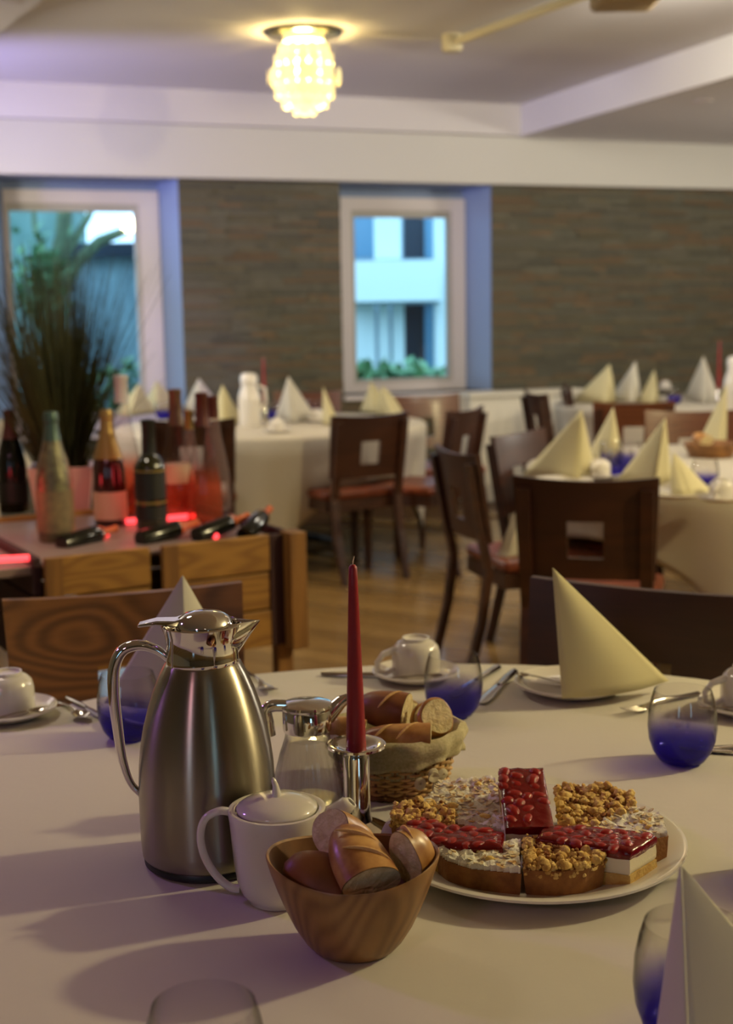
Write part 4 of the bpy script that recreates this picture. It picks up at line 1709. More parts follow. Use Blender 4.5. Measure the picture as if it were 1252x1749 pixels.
# pot with grass
pp = T(98, 880, ZT)
pt = thing('potted_grass', 'tall dark green grass in a pinkish square pot', 'plant', (pp.x, pp.y+.10, ZT), cang*.3)
mb = MB()
wv = (lambda r, z: [(-r, -r, z), (r, -r, z), (r, r, z), (-r, r, z)])
mb.add(wv(.086, 0)+wv(.106, .160)+wv(.094, .160)+wv(.088, .132), [(3, 2, 1, 0)]+[(j*4+k, j*4+(k+1) % 4, j*4+4+(k+1) % 4, j*4+4+k) for j in range(3) for k in range(4)])
mb.build('pot', M['pot'], pt, 0)
mb = MB()
mb.add(wv(.087, .136), [(0, 1, 2, 3)])
mb.build('soil', M['soil'], pt, 0)
blades = MB()
tips = MB()
for i in range(1500):
    a = random.uniform(0, 2*PI)
    rb = random.uniform(0, .075)
    ln = random.uniform(.45, .80)*(1 if random.random() < .7 else .8)
    sp = abs(random.gauss(0, .21))
    if random.random() < .12:
        sp += .35
        ln *= .75
    a2 = a+random.uniform(-.5, .5)
    w_ = random.uniform(.0016, .0028)
    p0 = Vector((rb*math.cos(a), rb*math.sin(a), .13))
    dirv = Vector((math.cos(a2)*sp, math.sin(a2)*sp, 1)).normalized()
    side = Vector((-math.sin(a2+1), math.cos(a2+1), 0))
    vs = []
    for k in range(7):
        t = k/6
        pz = p0+dirv*ln*t+Vector((math.cos(a2), math.sin(a2), -.6))*(.10*sp*t*t*ln)
        ww = w_*(1-t*.8)
        vs += [pz-side*ww, pz+side*ww]
    blades.add(vs, [(2*k, 2*k+1, 2*k+3, 2*k+2) for k in range(6)])
o = blades.build('grass', M['grass'], pt, 0)
o['kind'] = 'stuff'

# ------------------------------------------------------------------ NEAR TABLE: vacuum jug
TJ = (-.196, 1.545)
J = thing('coffee_jug', 'brushed steel vacuum coffee jug with chrome handle', 'jug', (TJ[0], TJ[1], .7505))
mb = MB()
mb.lathe([(0, 0), (.074, 0), (.0775, .003), (.078, .008), (.076, .011), (0, .011)], 64)
mb.build('base_ring', M['black_plastic'], J, 40)
body = [(.0765, .010), (.0795, .013), (.0808, .03), (.0812, .06), (.0812, .09), (.0800, .12), (.0770, .145), (.0725, .168), (.0665, .190), (.0595, .211), (.0515, .230), (.0450, .2425), (.0425, .245)]
mb = MB()
mb.lathe([(0, .010)]+body+[(0, .2455)], 96)
mb.build('body', M['steel'], J, 60)
mb = MB()
mb.lathe([(0, .242), (.0420, .242), (.0432, .245), (.0424, .25), (.0420, .268), (.0435, .278), (.0465, .287), (.0472, .289), (.0455, .290), (.0405, .282), (.040, .275), (0, .274)], 64)
mb.build('collar', M['chrome'], J, 50)
# spout: open pointed lip
mb = MB()
vs = []
for k in range(9):
    t = -1+2*k/8
    wq = math.sqrt(max(0, 1-abs(t)))
    yy = .030*t
    bx = math.sqrt(.0435**2-yy*yy)
    tipx = bx+(.069-.0435)*(1-abs(t))**1.1
    vs += [(bx-.002, yy, .252+.016*abs(t)), (bx+(tipx-bx)*.35, yy*.9, .268+.010*abs(t)), (tipx, yy*(.55), .291)]
fs = []
for k in range(8):
    for j in range(2):
        a = k*3+j
        fs.append((a, a+3, a+4, a+1))
mb.add(vs, fs)
sp_ = mb.build('spout', M['chrome'], J, 60)
sd = sp_.modifiers.new('thickness', 'SOLIDIFY')
sd.thickness = .0018
mb = MB()
mb.lathe([(0, .272), (.0330, .272), (.0345, .276), (.0345, .288), (.0335, .291), (.030, .297), (.022, .302), (.011, .3045), (0, .305)], 64, c=(.003, 0, 0))
lid = mb.build('lid', M['chrome'], J, 40)
mb = MB()
mb.add([(-.030, -.013, .2885), (-.030, .013, .2885), (-.030, .013, .296), (-.030, -.013, .296),
        (-.052, -.012, .291), (-.052, .012, .291), (-.052, .012, .2965), (-.052, -.012, .2965),
        (-.074, -.009, .2885), (-.074, .009, .2885), (-.074, .009, .292), (-.074, -.009, .292),
        (-.010, -.014, .2900), (-.010, .014, .2900), (-.010, .014, .3025), (-.010, -.014, .3025)],
       [(0, 1, 5, 4), (3, 7, 6, 2), (0, 4, 7, 3), (1, 2, 6, 5), (4, 5, 9, 8), (7, 11, 10, 6), (4, 8, 11, 7), (5, 6, 10, 9), (8, 9, 10, 11),
        (12, 13, 1, 0), (15, 3, 2, 14), (12, 0, 3, 15), (13, 14, 2, 1), (12, 15, 14, 13)])
lv = mb.build('thumb_lever', M['chrome'], lid, 60, .002)


def smooth_path(pts, n=6):
    pts = [Vector(p) for p in pts]
    out = []
    for i in range(len(pts)-1):
        p0_ = pts[max(i-1, 0)]
        p1_ = pts[i]
        p2_ = pts[i+1]
        p3_ = pts[min(i+2, len(pts)-1)]
        for k in range(n):
            t = k/n
            out.append(.5*((2*p1_)+(-p0_+p2_)*t+(2*p0_-5*p1_+4*p2_-p3_)*t*t+(-p0_+3*p1_-3*p2_+p3_)*t**3))
    out.append(pts[-1])
    return out


mb = MB()
hp = smooth_path([(-.040, 0, .248), (-.052, 0, .259), (-.072, 0, .266), (-.092, 0, .261), (-.103, 0, .242), (-.1055, 0, .21), (-.103, 0, .17), (-.099, 0, .13), (-.091, 0, .100), (-.079, 0, .084)])
n = len(hp)
rr = [.0055+.004*math.sin(PI*min(1, i/(n-1)*1.1)) for i in range(n)]
mb.tube(hp, rr, 16, flat=.75)
mb.build('handle', M['chrome'], J, 60)
J.rotation_euler = (0, 0, math.radians(4))
# ------------------------------------------------------------------ small white teapot / milk jug
CJ = (-.105, 1.43)
K = thing('milk_jug', 'small white porcelain milk jug with lid and handle', 'jug', (CJ[0], CJ[1], .7505))
mb = MB()
mb.lathe([(0, .003), (.030, .003), (.031, 0), (.034, 0), (.036, .004), (.0425, .012), (.0470, .026), (.0495, .045), (.0515, .07), (.0535, .095), (.0545, .102), (.0540, .106), (.0515, .107), (.047, .105), (.046, .1), (0, .1)], 72)
mb.build('body', M['porcelain'], K, 50)
mb = MB()
mb.lathe([(0, .104), (.0445, .104), (.0452, .1065), (.044, .109), (.036, .114), (.022, .118), (.010, .120), (0, .1205)], 64)
ld = mb.build('lid', M['porcelain'], K, 50)
mb = MB()
vs = []
for (x, y, z) in ((-.003, 0, .118), (.003, .0, .137), ):
    pass
mb.tube([(.0, -.001, .117), (.0, 0, .124), (-.001, 0, .132), (-.003, 0, .138), (-.0035, 0, .1405)], [.0075, .006, .0042, .0032, .001], 14, flat=.8)
mb.build('knob', M['porcelain'], ld, 60)
mb = MB()
hp = smooth_path([(-.050, 0, .101), (-.064, 0, .103), (-.080, 0, .094), (-.086, 0, .074), (-.082, 0, .050), (-.070, 0, .028), (-.055, 0, .014), (-.044, 0, .012)])
mb.tube(hp, [.0060]*len(hp), 14, flat=.75)
mb.build('handle', M['porcelain'], K, 60)
mb = MB()
vs = []
nn = 10
ring = []
for k, (x, z, ry, rz_) in enumerate(((.046, .082, .015, .017), (.058, .091, .012, .014), (.068, .100, .0095, .0105), (.077, .107, .0085, .007), (.083, .1105, .006, .003))):
    for i in range(nn):
        a = 2*PI*i/nn
        vs.append((x-.004*math.sin(a)*(k > 2), ry*math.cos(a), z+rz_*math.sin(a)))
fs = [(k*nn+i, (k+1)*nn+i, (k+1)*nn+(i+1) % nn, k*nn+(i+1) % nn) for k in range(4) for i in range(nn)]
mb.add(vs, fs)
s_ = mb.build('spout', M['porcelain'], K, 60)
sd = s_.modifiers.new('thickness', 'SOLIDIFY')
sd.thickness = .002

# ------------------------------------------------------------------ syrup / cream dispenser
SD = (-.083, 1.715)
D_ = thing('cream_dispenser', 'ribbed glass dispenser with chrome top behind the candle', 'dispenser', (SD[0], SD[1], .7505), .2)
rib = (lambda a, z: 1+.022*math.cos(a*24))
mb = MB()
mb.lathe([(0, 0), (.044, 0), (.047, .004), (.047, .02), (.044, .045), (.036, .075), (.030, .092), (.0285, .100), (.0295, .107), (.0275, .107), (.0268, .1), (.028, .092), (.034, .075), (.042, .045), (.045, .02), (.043, .008), (0, .007)], 96, rfun=rib)
mb.build('glass_body', M['gl_clear'], D_, 60)
mb = MB()
mb.lathe([(0, .008), (.041, .008), (.0435, .02), (.041, .045), (.0328, .075), (.0268, .092), (0, .092)], 48)
mb.build('contents', M['sugarfill'], D_, 60)
mb = MB()
mb.lathe([(0, .104), (.0315, .104), (.0325, .107), (.0325, .132), (.031, .134), (0, .134)], 48)
mb.build('collar', M['chrome'], D_, 40)
mb = MB()
mb.lathe([(0, .134), (.033, .134), (.0345, .137), (.033, .140), (.02, .1435), (0, .145)], 48)
lid2 = mb.build('lid', M['chrome'], D_, 40)
mb = MB()
mb.tube(smooth_path([(-.028, 0, .139), (-.045, 0, .140), (-.054, 0, .134), (-.052, 0, .118), (-.050, 0, .10)]), .006, 10, flat=1.4)
mb.build('handle', M['chrome'], D_, 60)
mb = MB()
mb.tube([(.026, 0, .120), (.046, 0, .139), (.056, 0, .144)], [.012, .009, .006], 12)
mb.build('spout', M['chrome'], D_, 60)

# candle + holder
CH = (-.018, 1.630)
holder((CH[0], CH[1], .7505), .108, .0170, 'polished chrome candle holder between jug and bread basket')
candle((CH[0], CH[1], .8565), .235, .0128, .0052, 'tall red taper candle in chrome holder on near table', 0)


# ------------------------------------------------------------------ bread pieces
def bread(name_label, loc, axis, L_, w_, h_, upv=(0, 0, 1), crust='crust', crumb='crumb', slashes=1, taper=.55, two_cut=False, group='pieces of sliced baguette', bend=0):
    """loaf end: cut face at local y=0, rounded end at y=L"""
    t = thing('bread_piece', name_label, 'bread', loc, 0, group)
    ax = Vector(axis).normalized()
    u_ = Vector(upv)
    u_ = (u_-ax*u_.dot(ax)).normalized()
    x_ = ax.cross(u_)
    R3 = Matrix((x_, ax, u_)).transposed()
    t.rotation_euler = R3.to_euler()
    seg, n = 28, 16
    vs = []
    for j in range(n+1):
        s = j/n
        if two_cut:
            k = 1-.12*abs(2*s-1)**2
        else:
            k = (1-s**3.0)**.5*(1-(1-taper)*.35*s)
            k = max(k, .02)
        for i in range(seg):
            a = 2*PI*i/seg
            cx_ = math.cos(a)
            cz_ = math.sin(a)
            rz_ = h_ if cz_ > 0 else h_*.62
            q_ = 1+.05*noise.noise(Vector((cx_*1.5+loc[0]*40, s*3, cz_*1.5+loc[1]*30)))
            vs.append((w_*cx_*k*q_+bend*s*s, s*L_, rz_*cz_*k*q_))
    fs = []
    for j in range(n):
        for i in range(seg):
            k = (i+1) % seg
            fs.append((j*seg+i, j*seg+k, (j+1)*seg+k, (j+1)*seg+i))
    if not two_cut:
        fs.append(tuple(range(n*seg, (n+1)*seg)))
    MB().add(vs, fs).build('crust', M[crust], t, 70)
    ends = [(0, -1)]+([(n, 1)] if two_cut else [])
    for (jj, sg) in ends:
        vv = []
        for rr_ in range(6):
            q_ = rr_/5
            for i in range(seg):
                b_ = vs[jj*seg+i]
                cx0, cz0 = b_[0]*q_*.985, b_[2]*q_*.985
                vv.append((cx0+(1-q_)*0, b_[1]+sg*(.0006+.0022*noise.noise(Vector((cx0*160, cz0*160, 3+jj)))*(1-q_**4)), cz0))
        ff = []
        for rr_ in range(5):
            for i in range(seg):
                k = (i+1) % seg
                qd = (rr_*seg+i, rr_*seg+k, (rr_+1)*seg+k, (rr_+1)*seg+i)
                ff.append(qd if sg < 0 else tuple(reversed(qd)))
        MB().add(vv, ff).build('crumb', M[crumb], t, 50)
    for k in range(slashes):
        sy = L_*(.3+.32*k)
        mb_ = MB()
        pts = []
        for i in range(9):
            uq = -1+2*i/8
            a = PI/2+uq*.75
            kk = (1-(sy/L_)**3)**.5
            pts.append((w_*1.0*kk*math.cos(a), sy+uq*L_*.16, h_*1.0*kk*math.sin(a)))
        mb_.tube(pts, [.0005+.0011*math.sin(PI*i/8) for i in range(9)], 6, flat=1.6)
        mb_.build('slash', M['slash'], t, 60)
    return t


# wooden bowl
BW = (-.020, 1.308)
bwl = thing('wooden_bowl', 'round bamboo wood bowl holding bread in the foreground', 'bowl', (BW[0], BW[1], .7515))
prof = [(.0345, -.001), (.0420, .001), (.0500, .010), (.0600, .026), (.0690, .045), (.0765, .064), (.0828, .082), (.0872, .0975)]


def bowl_pt(r, z, a, off=0):
    zz = z*(1+.0) + (.006*math.cos(2*a)-.002)*(z/.0975)
    ex = 1+.02*math.cos(2*a)
    return (r*ex*math.cos(a), r*.90*math.sin(a), zz+off)


seg = 72
mb = MB()
vs = []
for (r, z) in prof:
    for i in range(seg):
        vs.append(bowl_pt(r, z, 2*PI*i/seg))
fs = [(j*seg+i, j*seg+(i+1) % seg, (j+1)*seg+(i+1) % seg, (j+1)*seg+i) for j in range(len(prof)-1) for i in range(seg)]
fs.append(tuple(reversed(range(seg))))
n0 = len(prof)
vs += [bowl_pt(prof[-1][0]-.0012, .0985, 2*PI*i/seg, .0008) for i in range(seg)]
vs += [bowl_pt(prof[-1][0]-.0034, .0975, 2*PI*i/seg) for i in range(seg)]
for j in (n0-1, n0):
    fs += [(j*seg+i, j*seg+(i+1) % seg, (j+1)*seg+(i+1) % seg, (j+1)*seg+i) for i in range(seg)]
mb.add(vs, fs)
mb.build('shell', M['bowl'], bwl, 50)
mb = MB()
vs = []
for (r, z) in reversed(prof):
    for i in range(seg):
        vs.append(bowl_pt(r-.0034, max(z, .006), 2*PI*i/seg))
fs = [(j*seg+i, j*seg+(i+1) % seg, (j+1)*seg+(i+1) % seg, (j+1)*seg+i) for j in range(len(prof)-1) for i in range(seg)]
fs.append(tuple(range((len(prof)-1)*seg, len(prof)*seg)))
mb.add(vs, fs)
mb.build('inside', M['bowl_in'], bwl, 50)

G_BB = 'pieces of baguette in the wooden bowl'
# centre chunk: cut face towards viewer, low; crust rising back-left
bread('baguette chunk in the middle of the wooden bowl, cut face forward', atY(634, 1512, 1.262), Vector((-.34, .74, .42)), .078, .033, .026, (.35, -.55, .75), 'crust', 'crumb', 2, .8, group=G_BB)
bread('dark crusted roll at left side of the wooden bowl', atY(582, 1530, 1.290), Vector((-.80, .22, .42)), .066, .033, .028, (.1, -.75, .65), 'crust_dark', 'crumb', 0, .8, group=G_BB)
bread('bread end at back of the wooden bowl showing its pale cut face', atY(560, 1427, 1.325), Vector((.62, .60, -.50)), .07, .027, .029, (.6, .0, .8), 'crust', 'crumb', 0, .8, group=G_BB)
bread('baguette end leaning at the right side of the wooden bowl', atY(694, 1474, 1.292), Vector((.58, .62, .10)), .036, .021, .034, (-.35, .0, .94), 'crust', 'crumb', 1, .8, group=G_BB)
bread('bread piece low in the back of the wooden bowl', Vector((BW[0]+.01, BW[1]+.030, .80)), Vector((-.8, .3, .1)), .04, .022, .022, (0, 0, 1), 'crust', 'crumb', 0, .8, group=G_BB)

# ------------------------------------------------------------------ wicker basket
BK = (.032, 1.790)
bk = thing('wicker_basket', 'round wicker basket with beige linen liner', 'basket', (BK[0], BK[1], .7505))
Rb, Rt, Hb = .066, .080, .070
NS = 36
RX, RY = 1.08, 1.0
for i in range(NS):
    a = 2*PI*i/NS
    mb = MB()
    mb.tube([(Rb*RX*math.cos(a), Rb*math.sin(a), .002), ((Rb+Rt)/2*RX*math.cos(a), (Rb+Rt)/2*math.sin(a), Hb/2), (Rt*RX*math.cos(a), Rt*math.sin(a), Hb)], .0019, 6)
    mb.build('stake', M['wicker_dark'], bk, 60)
rows = 15
for r_ in range(rows):
    z = .005+r_*(Hb-.008)/(rows-1)
    R_ = Rb+(Rt-Rb)*(z/Hb)
    pts = []
    m_ = NS*4
    for i in range(m_):
        a = 2*PI*i/m_
        off = .0026*math.cos(a*NS/2+PI*(r_ % 2))
        pts.append(((R_+off)*RX*math.cos(a), (R_+off)*math.sin(a), z+.0006*math.sin(a*5+r_)))
    mb = MB()
    mb.tube(pts, .0020, 6, closed=True)
    mb.build('strand', M['wicker'], bk, 60)
for k in (0, 1):
    pts = [((Rb+.003)*RX*math.cos(2*PI*i/90), (Rb+.003)*math.sin(2*PI*i/90), .0035+.0018*math.sin(2*PI*i/90*18+k*PI)) for i in range(90)]
    mb = MB()
    mb.tube(pts, .0026, 6, closed=True)
    mb.build('rim_braid', M['wicker_dark'], bk, 60)
mb = MB()
mb.lathe([(0, .001), (Rb, .001), (Rb, .004), (0, .004)], 40, rx=RX)
mb.build('basket_bottom', M['wicker_dark'], bk)
# liner: rolled cuff over the rim, hanging outside in a wavy skirt
mb = MB()
seg = 96
vs = []
prf = []
for i in range(seg):
    a = 2*PI*i/seg
    hang = .014+.005*math.sin(a*3+.6)+.002*math.sin(a*9)
    wob = .0012*math.sin(a*13)+.0016*math.sin(a*5+1)
    col_ = [(Rt-.006, .030), (Rt-.004, .060), (Rt-.001+wob*.5, .078), (Rt+.004+wob, .085), (Rt+.0105+wob, .082), (Rt+.012+wob*1.5, .074), (Rt+.0085+wob*1.5, .066), (Rt+.0055+wob, .060), (Rt+.0065+wob*2, .060-hang*.5), (Rt+.0050+wob*2.5, .064-hang)]
    for (r_, z) in col_:
        vs.append((r_*RX*math.cos(a), r_*math.sin(a), z))
m_ = 10
fs = [(i*m_+j, ((i+1) % seg)*m_+j, ((i+1) % seg)*m_+j+1, i*m_+j+1) for i in range(seg) for j in range(m_-1)]
mb.add(vs, fs)
ln = mb.build('liner', M['liner'], bk, 70)
sd = ln.modifiers.new('thickness', 'SOLIDIFY')
sd.thickness = .0012
# buttons and bow at the front right
for (ax_, zz) in ((-70, .030), (-58, .040)):
    a = math.radians(ax_)
    c_ = Vector(((Rt+.0085)*RX*math.cos(a), (Rt+.0085)*math.sin(a), zz))
    mb = MB()
    mb.lathe([(.002, -.001), (.0075, -.001), (.0085, .0005), (.007, .0018), (.003, .0012), (.002, .0012), (.002, -.001)], 20)
    o = mb.build('button', M['bow'], bk, 50)
    o.location = c_
    o.rotation_euler = Vector((math.cos(a), math.sin(a), .15)).to_track_quat('Z', 'Y').to_euler()
a = math.radians(-54)
c_ = Vector(((Rt+.010)*RX*math.cos(a), (Rt+.010)*math.sin(a), .036))
tn = Vector((-math.sin(a), math.cos(a), 0))
for sg in (-1, 1):
    mb = MB()
    mb.tube(smooth_path([c_, c_+tn*sg*.008+Vector((0, 0, .006)), c_+tn*sg*.014+Vector((0, 0, .001)), c_+tn*sg*.008-Vector((0, 0, .003)), c_]), .0016, 6, flat=2.4)
    mb.build('bow_loop', M['bow'], bk, 60)
for k in range(7):
    mb = MB()
    q_ = c_+tn*(-.009+.003*k)
    mb.tube([c_+tn*(-.004+.0013*k), q_-Vector((0, 0, .012)), q_-Vector((0, 0, .022))], [.0010, .0012, .0010], 5)
    mb.build('fringe', M['bow'], bk, 60)

G_BK = 'bread slices in the wicker basket'
bread('dark crusted baguette chunk at back of the wicker basket', atY(694, 1222, 1.80), Vector((-.86, .28, .10)), .074, .030, .032, (.1, -.45, .88), 'crust_dark', 'crumb', 1, .9, group=G_BK)
bread('pale bread slice behind, right of the dark chunk in the basket', atY(692, 1224, 1.835), Vector((-.52, .80, -.25)), .016, .040, .028, (.3, .1, .95), 'crust', 'crumb', 0, .9, True, group=G_BK)
bread('round pale bread slice standing at right side of the basket', atY(746, 1229, 1.765), Vector((-.38, .72, -.42)), .011, .027, .033, (.42, -.1, .85), 'crust', 'crumb', 0, .9, True, group=G_BK)
bread('second slice tucked behind the round slice in the basket', atY(731, 1234, 1.785), Vector((-.38, .72, -.42)), .010, .025, .031, (.42, -.1, .85), 'crust', 'crumb', 0, .9, True, group=G_BK)
bread('floury baguette piece lying along the front of the wicker basket', atY(735, 1268, 1.735), Vector((-1, .06, .02)), .098, .024, .027, (0, -.4, .9), 'crust', 'crumb', 2, .9, group=G_BK)
bread('golden roll at left side of the basket behind the candle', atY(618, 1262, 1.765), Vector((-.95, .1, .25)), .055, .024, .028, (0, -.3, .9), 'crust', 'crumb', 0, .9, group=G_BK)
bread('bread piece filling the middle of the wicker basket', Vector((BK[0]-.03, BK[1]+.02, .80)), Vector((1, .2, .0)), .075, .03, .022, (0, 0, 1), 'crust', 'crumb', 0, .9, group=G_BK)

# ------------------------------------------------------------------ cakes
ZP = .7585
G_CK = 'cake slices on the serving plate'


def inside(poly, x, y):
    c = False
    n = len(poly)
    for i in range(n):
        x1, y1 = poly[i]
        x2, y2 = poly[i-1]
        if (y1 > y) != (y2 > y) and x < (x2-x1)*(y-y1)/(y2-y1)+x1:
            c = not c
    return c


def rpt(poly, m_=0):
    xs_ = [p[0] for p in poly]
    ys_ = [p[1] for p in poly]
    cx_ = sum(xs_)/len(xs_)
    cy_ = sum(ys_)/len(ys_)
    while True:
        x, y = random.uniform(min(xs_), max(xs_)), random.uniform(min(ys_), max(ys_))
        if inside(poly, x, y):
            return cx_+(x-cx_)*(1-m_), cy_+(y-cy_)*(1-m_)


def densify(poly, k=3):
    out = []
    for i in range(len(poly)):
        a_, b_ = Vector(poly[i]), Vector(poly[(i+1) % len(poly)])
        for j in range(k):
            out.append(tuple(a_.lerp(b_, j/k)))
    return out


def base_mesh(poly, h, bulge=.04):
    cx_ = sum(p[0] for p in poly)/len(poly)
    cy_ = sum(p[1] for p in poly)/len(poly)
    pd = densify(poly, 5)
    vs = []
    lv_ = 6
    for j in range(lv_+1):
        t = j/lv_
        k = 1+bulge*(t-.5)+(-.04 if j == 0 else 0)
        for (x, y) in pd:
            q_ = k+.012*noise.noise(Vector((x*180, y*180, t*4)))
            vs.append((cx_+(x-cx_)*q_, cy_+(y-cy_)*q_, h*t))
    n = len(pd)
    fs = [tuple(reversed(range(n))), tuple(range(lv_*n, lv_*n+n))]
    fs += [(j*n+i, j*n+(i+1) % n, (j+1)*n+(i+1) % n, (j+1)*n+i) for j in range(lv_) for i in range(n)]
    return MB().add(vs, fs)


def loc_poly(poly):
    cx_ = sum(p[0] for p in poly)/len(poly)
    cy_ = sum(p[1] for p in poly)/len(poly)
    return (cx_, cy_), [(p[0]-cx_, p[1]-cy_) for p in poly]


def crumble_cake(poly, label, h=.030, zb_=ZP, tilt=(0, 0, 0), n=230, dark=25):
    (cx_, cy_), pl = loc_poly(poly)
    t = thing('crumble_cake', label, 'cake', (cx_, cy_, zb_), 0, G_CK)
    t.rotation_euler = tilt
    base_mesh(pl, h*.82, .07).build('cake_base', M['tart'], t, 50)
    mb = MB()
    for i in range(n):
        x, y = rpt(pl, .02)
        r_ = random.choice((.0016, .002, .0026, .0034, .0048, .0066))
        mb.blob((x, y, h*.82+random.uniform(-.001, .007)), r_, 0, (1, 1, .8), 7, 5, .22)
    # crumbs spill at the cut edges
    pd = densify(pl, 8)
    for (x, y) in pd:
        for q_ in range(2):
            mb.blob((x*(.99+random.uniform(-.03, .02)), y*(.99+random.uniform(-.03, .02)), h*random.uniform(.62, .95)), random.uniform(.0018, .0038), 0, (1, 1, .9), 6, 5, .25)
    o = mb.build('crumble', M['crumble'], t, 50)
    o['kind'] = 'stuff'
    mb = MB()
    for i in range(dark):
        x, y = rpt(pl, .05)
        mb.blob((x, y, h*.82+random.uniform(.003, .009)), random.uniform(.002, .0042), 0, (1, .8, .8), 6, 5, .3)
    o = mb.build('toasted_crumbs', M['crumble_dark'], t, 50)
    o['kind'] = 'stuff'
    return t


def almond_cake(poly, label, h=.030, zb_=ZP, tilt=(0, 0, 0), n=120):
    (cx_, cy_), pl = loc_poly(poly)
    t = thing('almond_cake', label, 'cake', (cx_, cy_, zb_), 0, G_CK)
    t.rotation_euler = tilt
    base_mesh(pl, h*.72, .05).build('cake_base', M['tart'], t, 50)
    xs_ = [p[0] for p in pl]
    ys_ = [p[1] for p in pl]
    mb = MB()
    N_ = 44
    x0, x1, y0, y1 = min(xs_), max(xs_), min(ys_), max(ys_)
    idx = {}
    vs = []
    pin = [(p[0]*1.02, p[1]*1.02) for p in pl]

    def hz(x, y):
        return h*.86+.0048*noise.noise(Vector((x*110, y*110, cx_*10)))+.0022*noise.noise(Vector((x*320, y*320, 5)))
    for i in range(N_+1):
        for j in range(N_+1):
            x, y = x0*1.03+(x1-x0)*1.03*i/N_, y0*1.03+(y1-y0)*1.03*j/N_
            if inside(pin, x, y):
                idx[(i, j)] = len(vs)
                vs.append((x, y, hz(x, y)))
    cells = [(i, j) for i in range(N_) for j in range(N_) if all(k in idx for k in ((i, j), (i+1, j), (i+1, j+1), (i, j+1)))]
    cs_ = set(cells)
    n_t = len(vs)
    vb = [(v[0], v[1], h*.66) for v in vs]
    fs = []
    for (i, j) in cells:
        a, b, c, d = idx[(i, j)], idx[(i+1, j)], idx[(i+1, j+1)], idx[(i, j+1)]
        fs.append((a, b, c, d))
        for (di, dj, e) in ((-1, 0, (d, a)), (1, 0, (b, c)), (0, -1, (a, b)), (0, 1, (c, d))):
            if (i+di, j+dj) not in cs_:
                fs.append((e[1], e[0], e[0]+n_t, e[1]+n_t))
    mb.add(vs+vb, fs)
    mb.build('sugared_top', M['sugar'], t, 60)
    mb = MB()
    for i in range(n):
        x, y = rpt(pl, .03)
        z = hz(x, y)+.0006
        r_ = random.uniform(.003, .0055)
        a = random.uniform(0, PI)
        nx_, ny_ = random.uniform(-.35, .35), random.uniform(-.35, .35)
        vs = []
        for k in range(7):
            b = 2*PI*k/7
            lx, ly = r_*math.cos(b), r_*.6*math.sin(b)
            X, Y_ = lx*math.cos(a)-ly*math.sin(a), lx*math.sin(a)+ly*math.cos(a)
            vs.append((x+X, y+Y_, z+X*nx_+Y_*ny_+.0012))
        vs2 = [(v[0], v[1], v[2]-.0009) for v in vs]
        mb.add(vs+vs2, [tuple(range(7)), tuple(reversed(range(7, 14)))]+[(k, k+7, (k+1) % 7+7, (k+1) % 7) for k in range(7)])
    o = mb.build('almond_flakes', M['almond'], t, 40)
    o['kind'] = 'stuff'
    for i in range(3):
        x, y = rpt(pl, .3)
        mb = MB()
        mb.blob((x, y, hz(x, y)+.001), .005, 0, (1.1, .8, .55), 9, 6, .12)
        mb.build('fruit_piece', M['apple'], t, 60)
    return t


cherry_me = MB().blob((0, 0, 0), 1, 0, (1, 1, 1), 12, 8, .0)
cherry_proto = None


def cherry_cake(poly, label, h=.040, zb_=ZP, rot=(0, 0, 0), n=16, loc=None, local=None):
    global cherry_proto
    if local:
        pl = local
        cx_, cy_ = loc[0], loc[1]
    else:
        (cx_, cy_), pl = loc_poly(poly)
    t = thing('cherry_cheesecake', label, 'cake', loc or (cx_, cy_, zb_), 0, G_CK)
    t.rotation_euler = rot
    base_mesh(pl, h*.36, .0).build('sponge_base', M['sponge'], t, 50)
    mb = base_mesh(pl, h*.44, -.01)
    mb.v = [(x*.985, y*.985, z+h*.36) for x, y, z in mb.v]
    mb.build('cream_layer', M['cream'], t, 50)
    # jelly: slab with rounded lumpy surface
    pd = densify(pl, 7)
    n_ = len(pd)
    vs = []
    for (k, z) in ((.985, h*.79), (1.0, h*.84), (.995, h*.95), (.95, h*1.01), (.7, h*1.03), (.35, h*1.03)):
        for (x, y) in pd:
            vs.append((x*k, y*k, z+(.0012*noise.noise(Vector((x*150, y*150, k*2))) if k != .985 else random.uniform(-.002, 0))))
    fs = [(j*n_+i, j*n_+(i+1) % n_, (j+1)*n_+(i+1) % n_, (j+1)*n_+i) for j in range(5) for i in range(n_)]
    fs.append(tuple(range(5*n_, 6*n_)))
    MB().add(vs, fs).build('jelly', M['jelly'], t, 60)
    pts = []
    tries = 0
    while len(pts) < n and tries < 4000:
        tries += 1
        x, y = rpt(pl, .16)
        if all((x-a)**2+(y-b)**2 > .0125**2 for a, b in pts):
            pts.append((x, y))
    for (x, y) in pts:
        if cherry_proto is None:
            o = cherry_me.build('cherry', M['cherry'], t, 60)
            cherry_proto = o
        else:
            o = cherry_proto.copy()
            COL.objects.link(o)
            o.parent = t
        o.location = (x, y, h*.965+random.uniform(-.0015, .0015))
        s = random.uniform(.0078, .0096)
        o.scale = (s*random.uniform(1, 1.4), s*.85, s*.55)
        o.rotation_euler = (0, 0, random.uniform(0, PI))
    return t


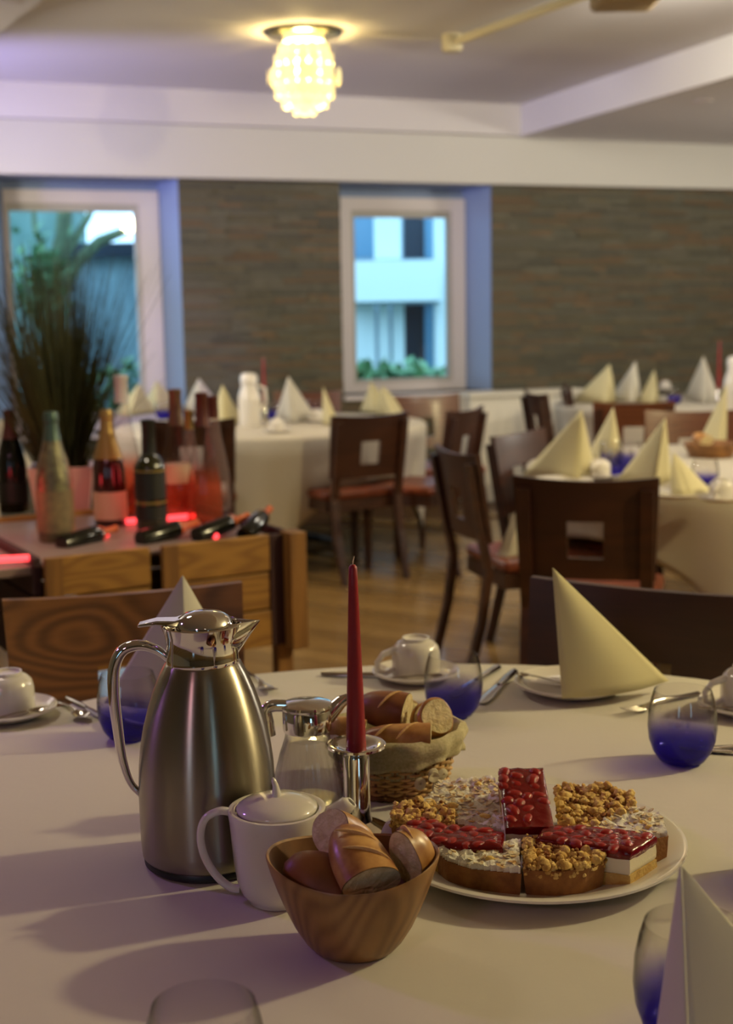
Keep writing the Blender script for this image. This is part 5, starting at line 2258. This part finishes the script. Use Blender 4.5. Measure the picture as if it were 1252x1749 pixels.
# outlines were measured at cake-top height
almond_cake([(.058, 1.575), (.088, 1.655), (.155, 1.668), (.170, 1.60), (.158, 1.520), (.105, 1.545)], 'sugar dusted almond cake slice at the back left of plate', .040, ZP+.006, (.10, 0, 0), 170)
crumble_cake([(.024, 1.545), (.030, 1.59), (.060, 1.605), (.102, 1.575), (.098, 1.54), (.05, 1.530)], 'crumble cake slice at the left edge of plate', .038, ZP+.004, (0, 0, 0), 200)
cherry_cake([(.028, 1.512), (.090, 1.453), (.148, 1.448), (.154, 1.492), (.100, 1.510), (.050, 1.545)], 'cherry cheesecake slice lying across the left side of plate', .040, ZP, n=22)
cherry_cake(None, 'cherry cheesecake slice tilted up at the back centre of plate', .040, rot=(math.radians(20), 0, math.radians(-1)), n=18, loc=(.184, 1.508, .765),
            local=[(-.0285, -.001), (.0285, -.001), (.0275, .110), (-.0275, .110)])
crumble_cake([(.222, 1.52), (.232, 1.628), (.290, 1.632), (.325, 1.598), (.320, 1.57), (.275, 1.51), (.245, 1.502)], 'crumble cake slice at back right of plate', .044, ZP+.002, (.08, 0, 0), 330, 30)
almond_cake([(.245, 1.478), (.290, 1.548), (.322, 1.562), (.345, 1.540), (.342, 1.485), (.30, 1.462)], 'sugar dusted cake slice at the right of plate', .048, ZP, (0, 0, 0), 60)
cherry_cake([(.286, 1.418), (.325, 1.462), (.300, 1.480), (.200, 1.505), (.186, 1.462)], 'cherry cheesecake slice with white cut side at the right of plate', .044, ZP, n=24)
almond_cake([(.074, 1.462), (.084, 1.436), (.110, 1.414), (.162, 1.400), (.166, 1.45), (.172, 1.482), (.125, 1.480)], 'sugar dusted cake slice at the front left of plate', .040, ZP, (0, 0, 0), 60)
crumble_cake([(.1665, 1.402), (.20, 1.394), (.232, 1.402), (.258, 1.424), (.262, 1.445), (.225, 1.478), (.178, 1.485)], 'crumble cake slice at the front centre of plate', .040, ZP, (0, 0, 0), 300, 30)
# loose crumb on the rim
p = T(1133, 1448, .775)
mb = MB()
mb.blob((0, 0, 0), .0055, 0, (1.3, .9, .7), 9, 6, .25)
o = mb.build('cake_crumb', M['crumble_dark'], None, 50)
o.location = (p.x-.006, p.y, .772)
tag(o, 'brown cake crumb lying on the right rim of the plate', 'crumb')
# bread on the right table and a basket edge
p = T(1224, 784)
b2 = thing('bread_basket', 'brown basket with bread at the right edge of right table', 'basket', (p.x, p.y+.1, .7505))
MB().lathe([(0, 0), (.09, 0), (.12, .06), (.115, .062), (.085, .006), (0, .006)], 40).build('basket_body', M['wicker_dark'], b2)
p = b2.location
bread('small bread piece in the basket on the right table', (p.x-.03, p.y-.05, .82), (-.4, .9, .2), .09, .035, .03, (0, 0, 1), 'crust', 'crumb', 0, .9)

# drop prototypes never placed
for o in list(bpy.data.objects):
    if o.get('label') == 'x':
        print('UNUSED', o.name)
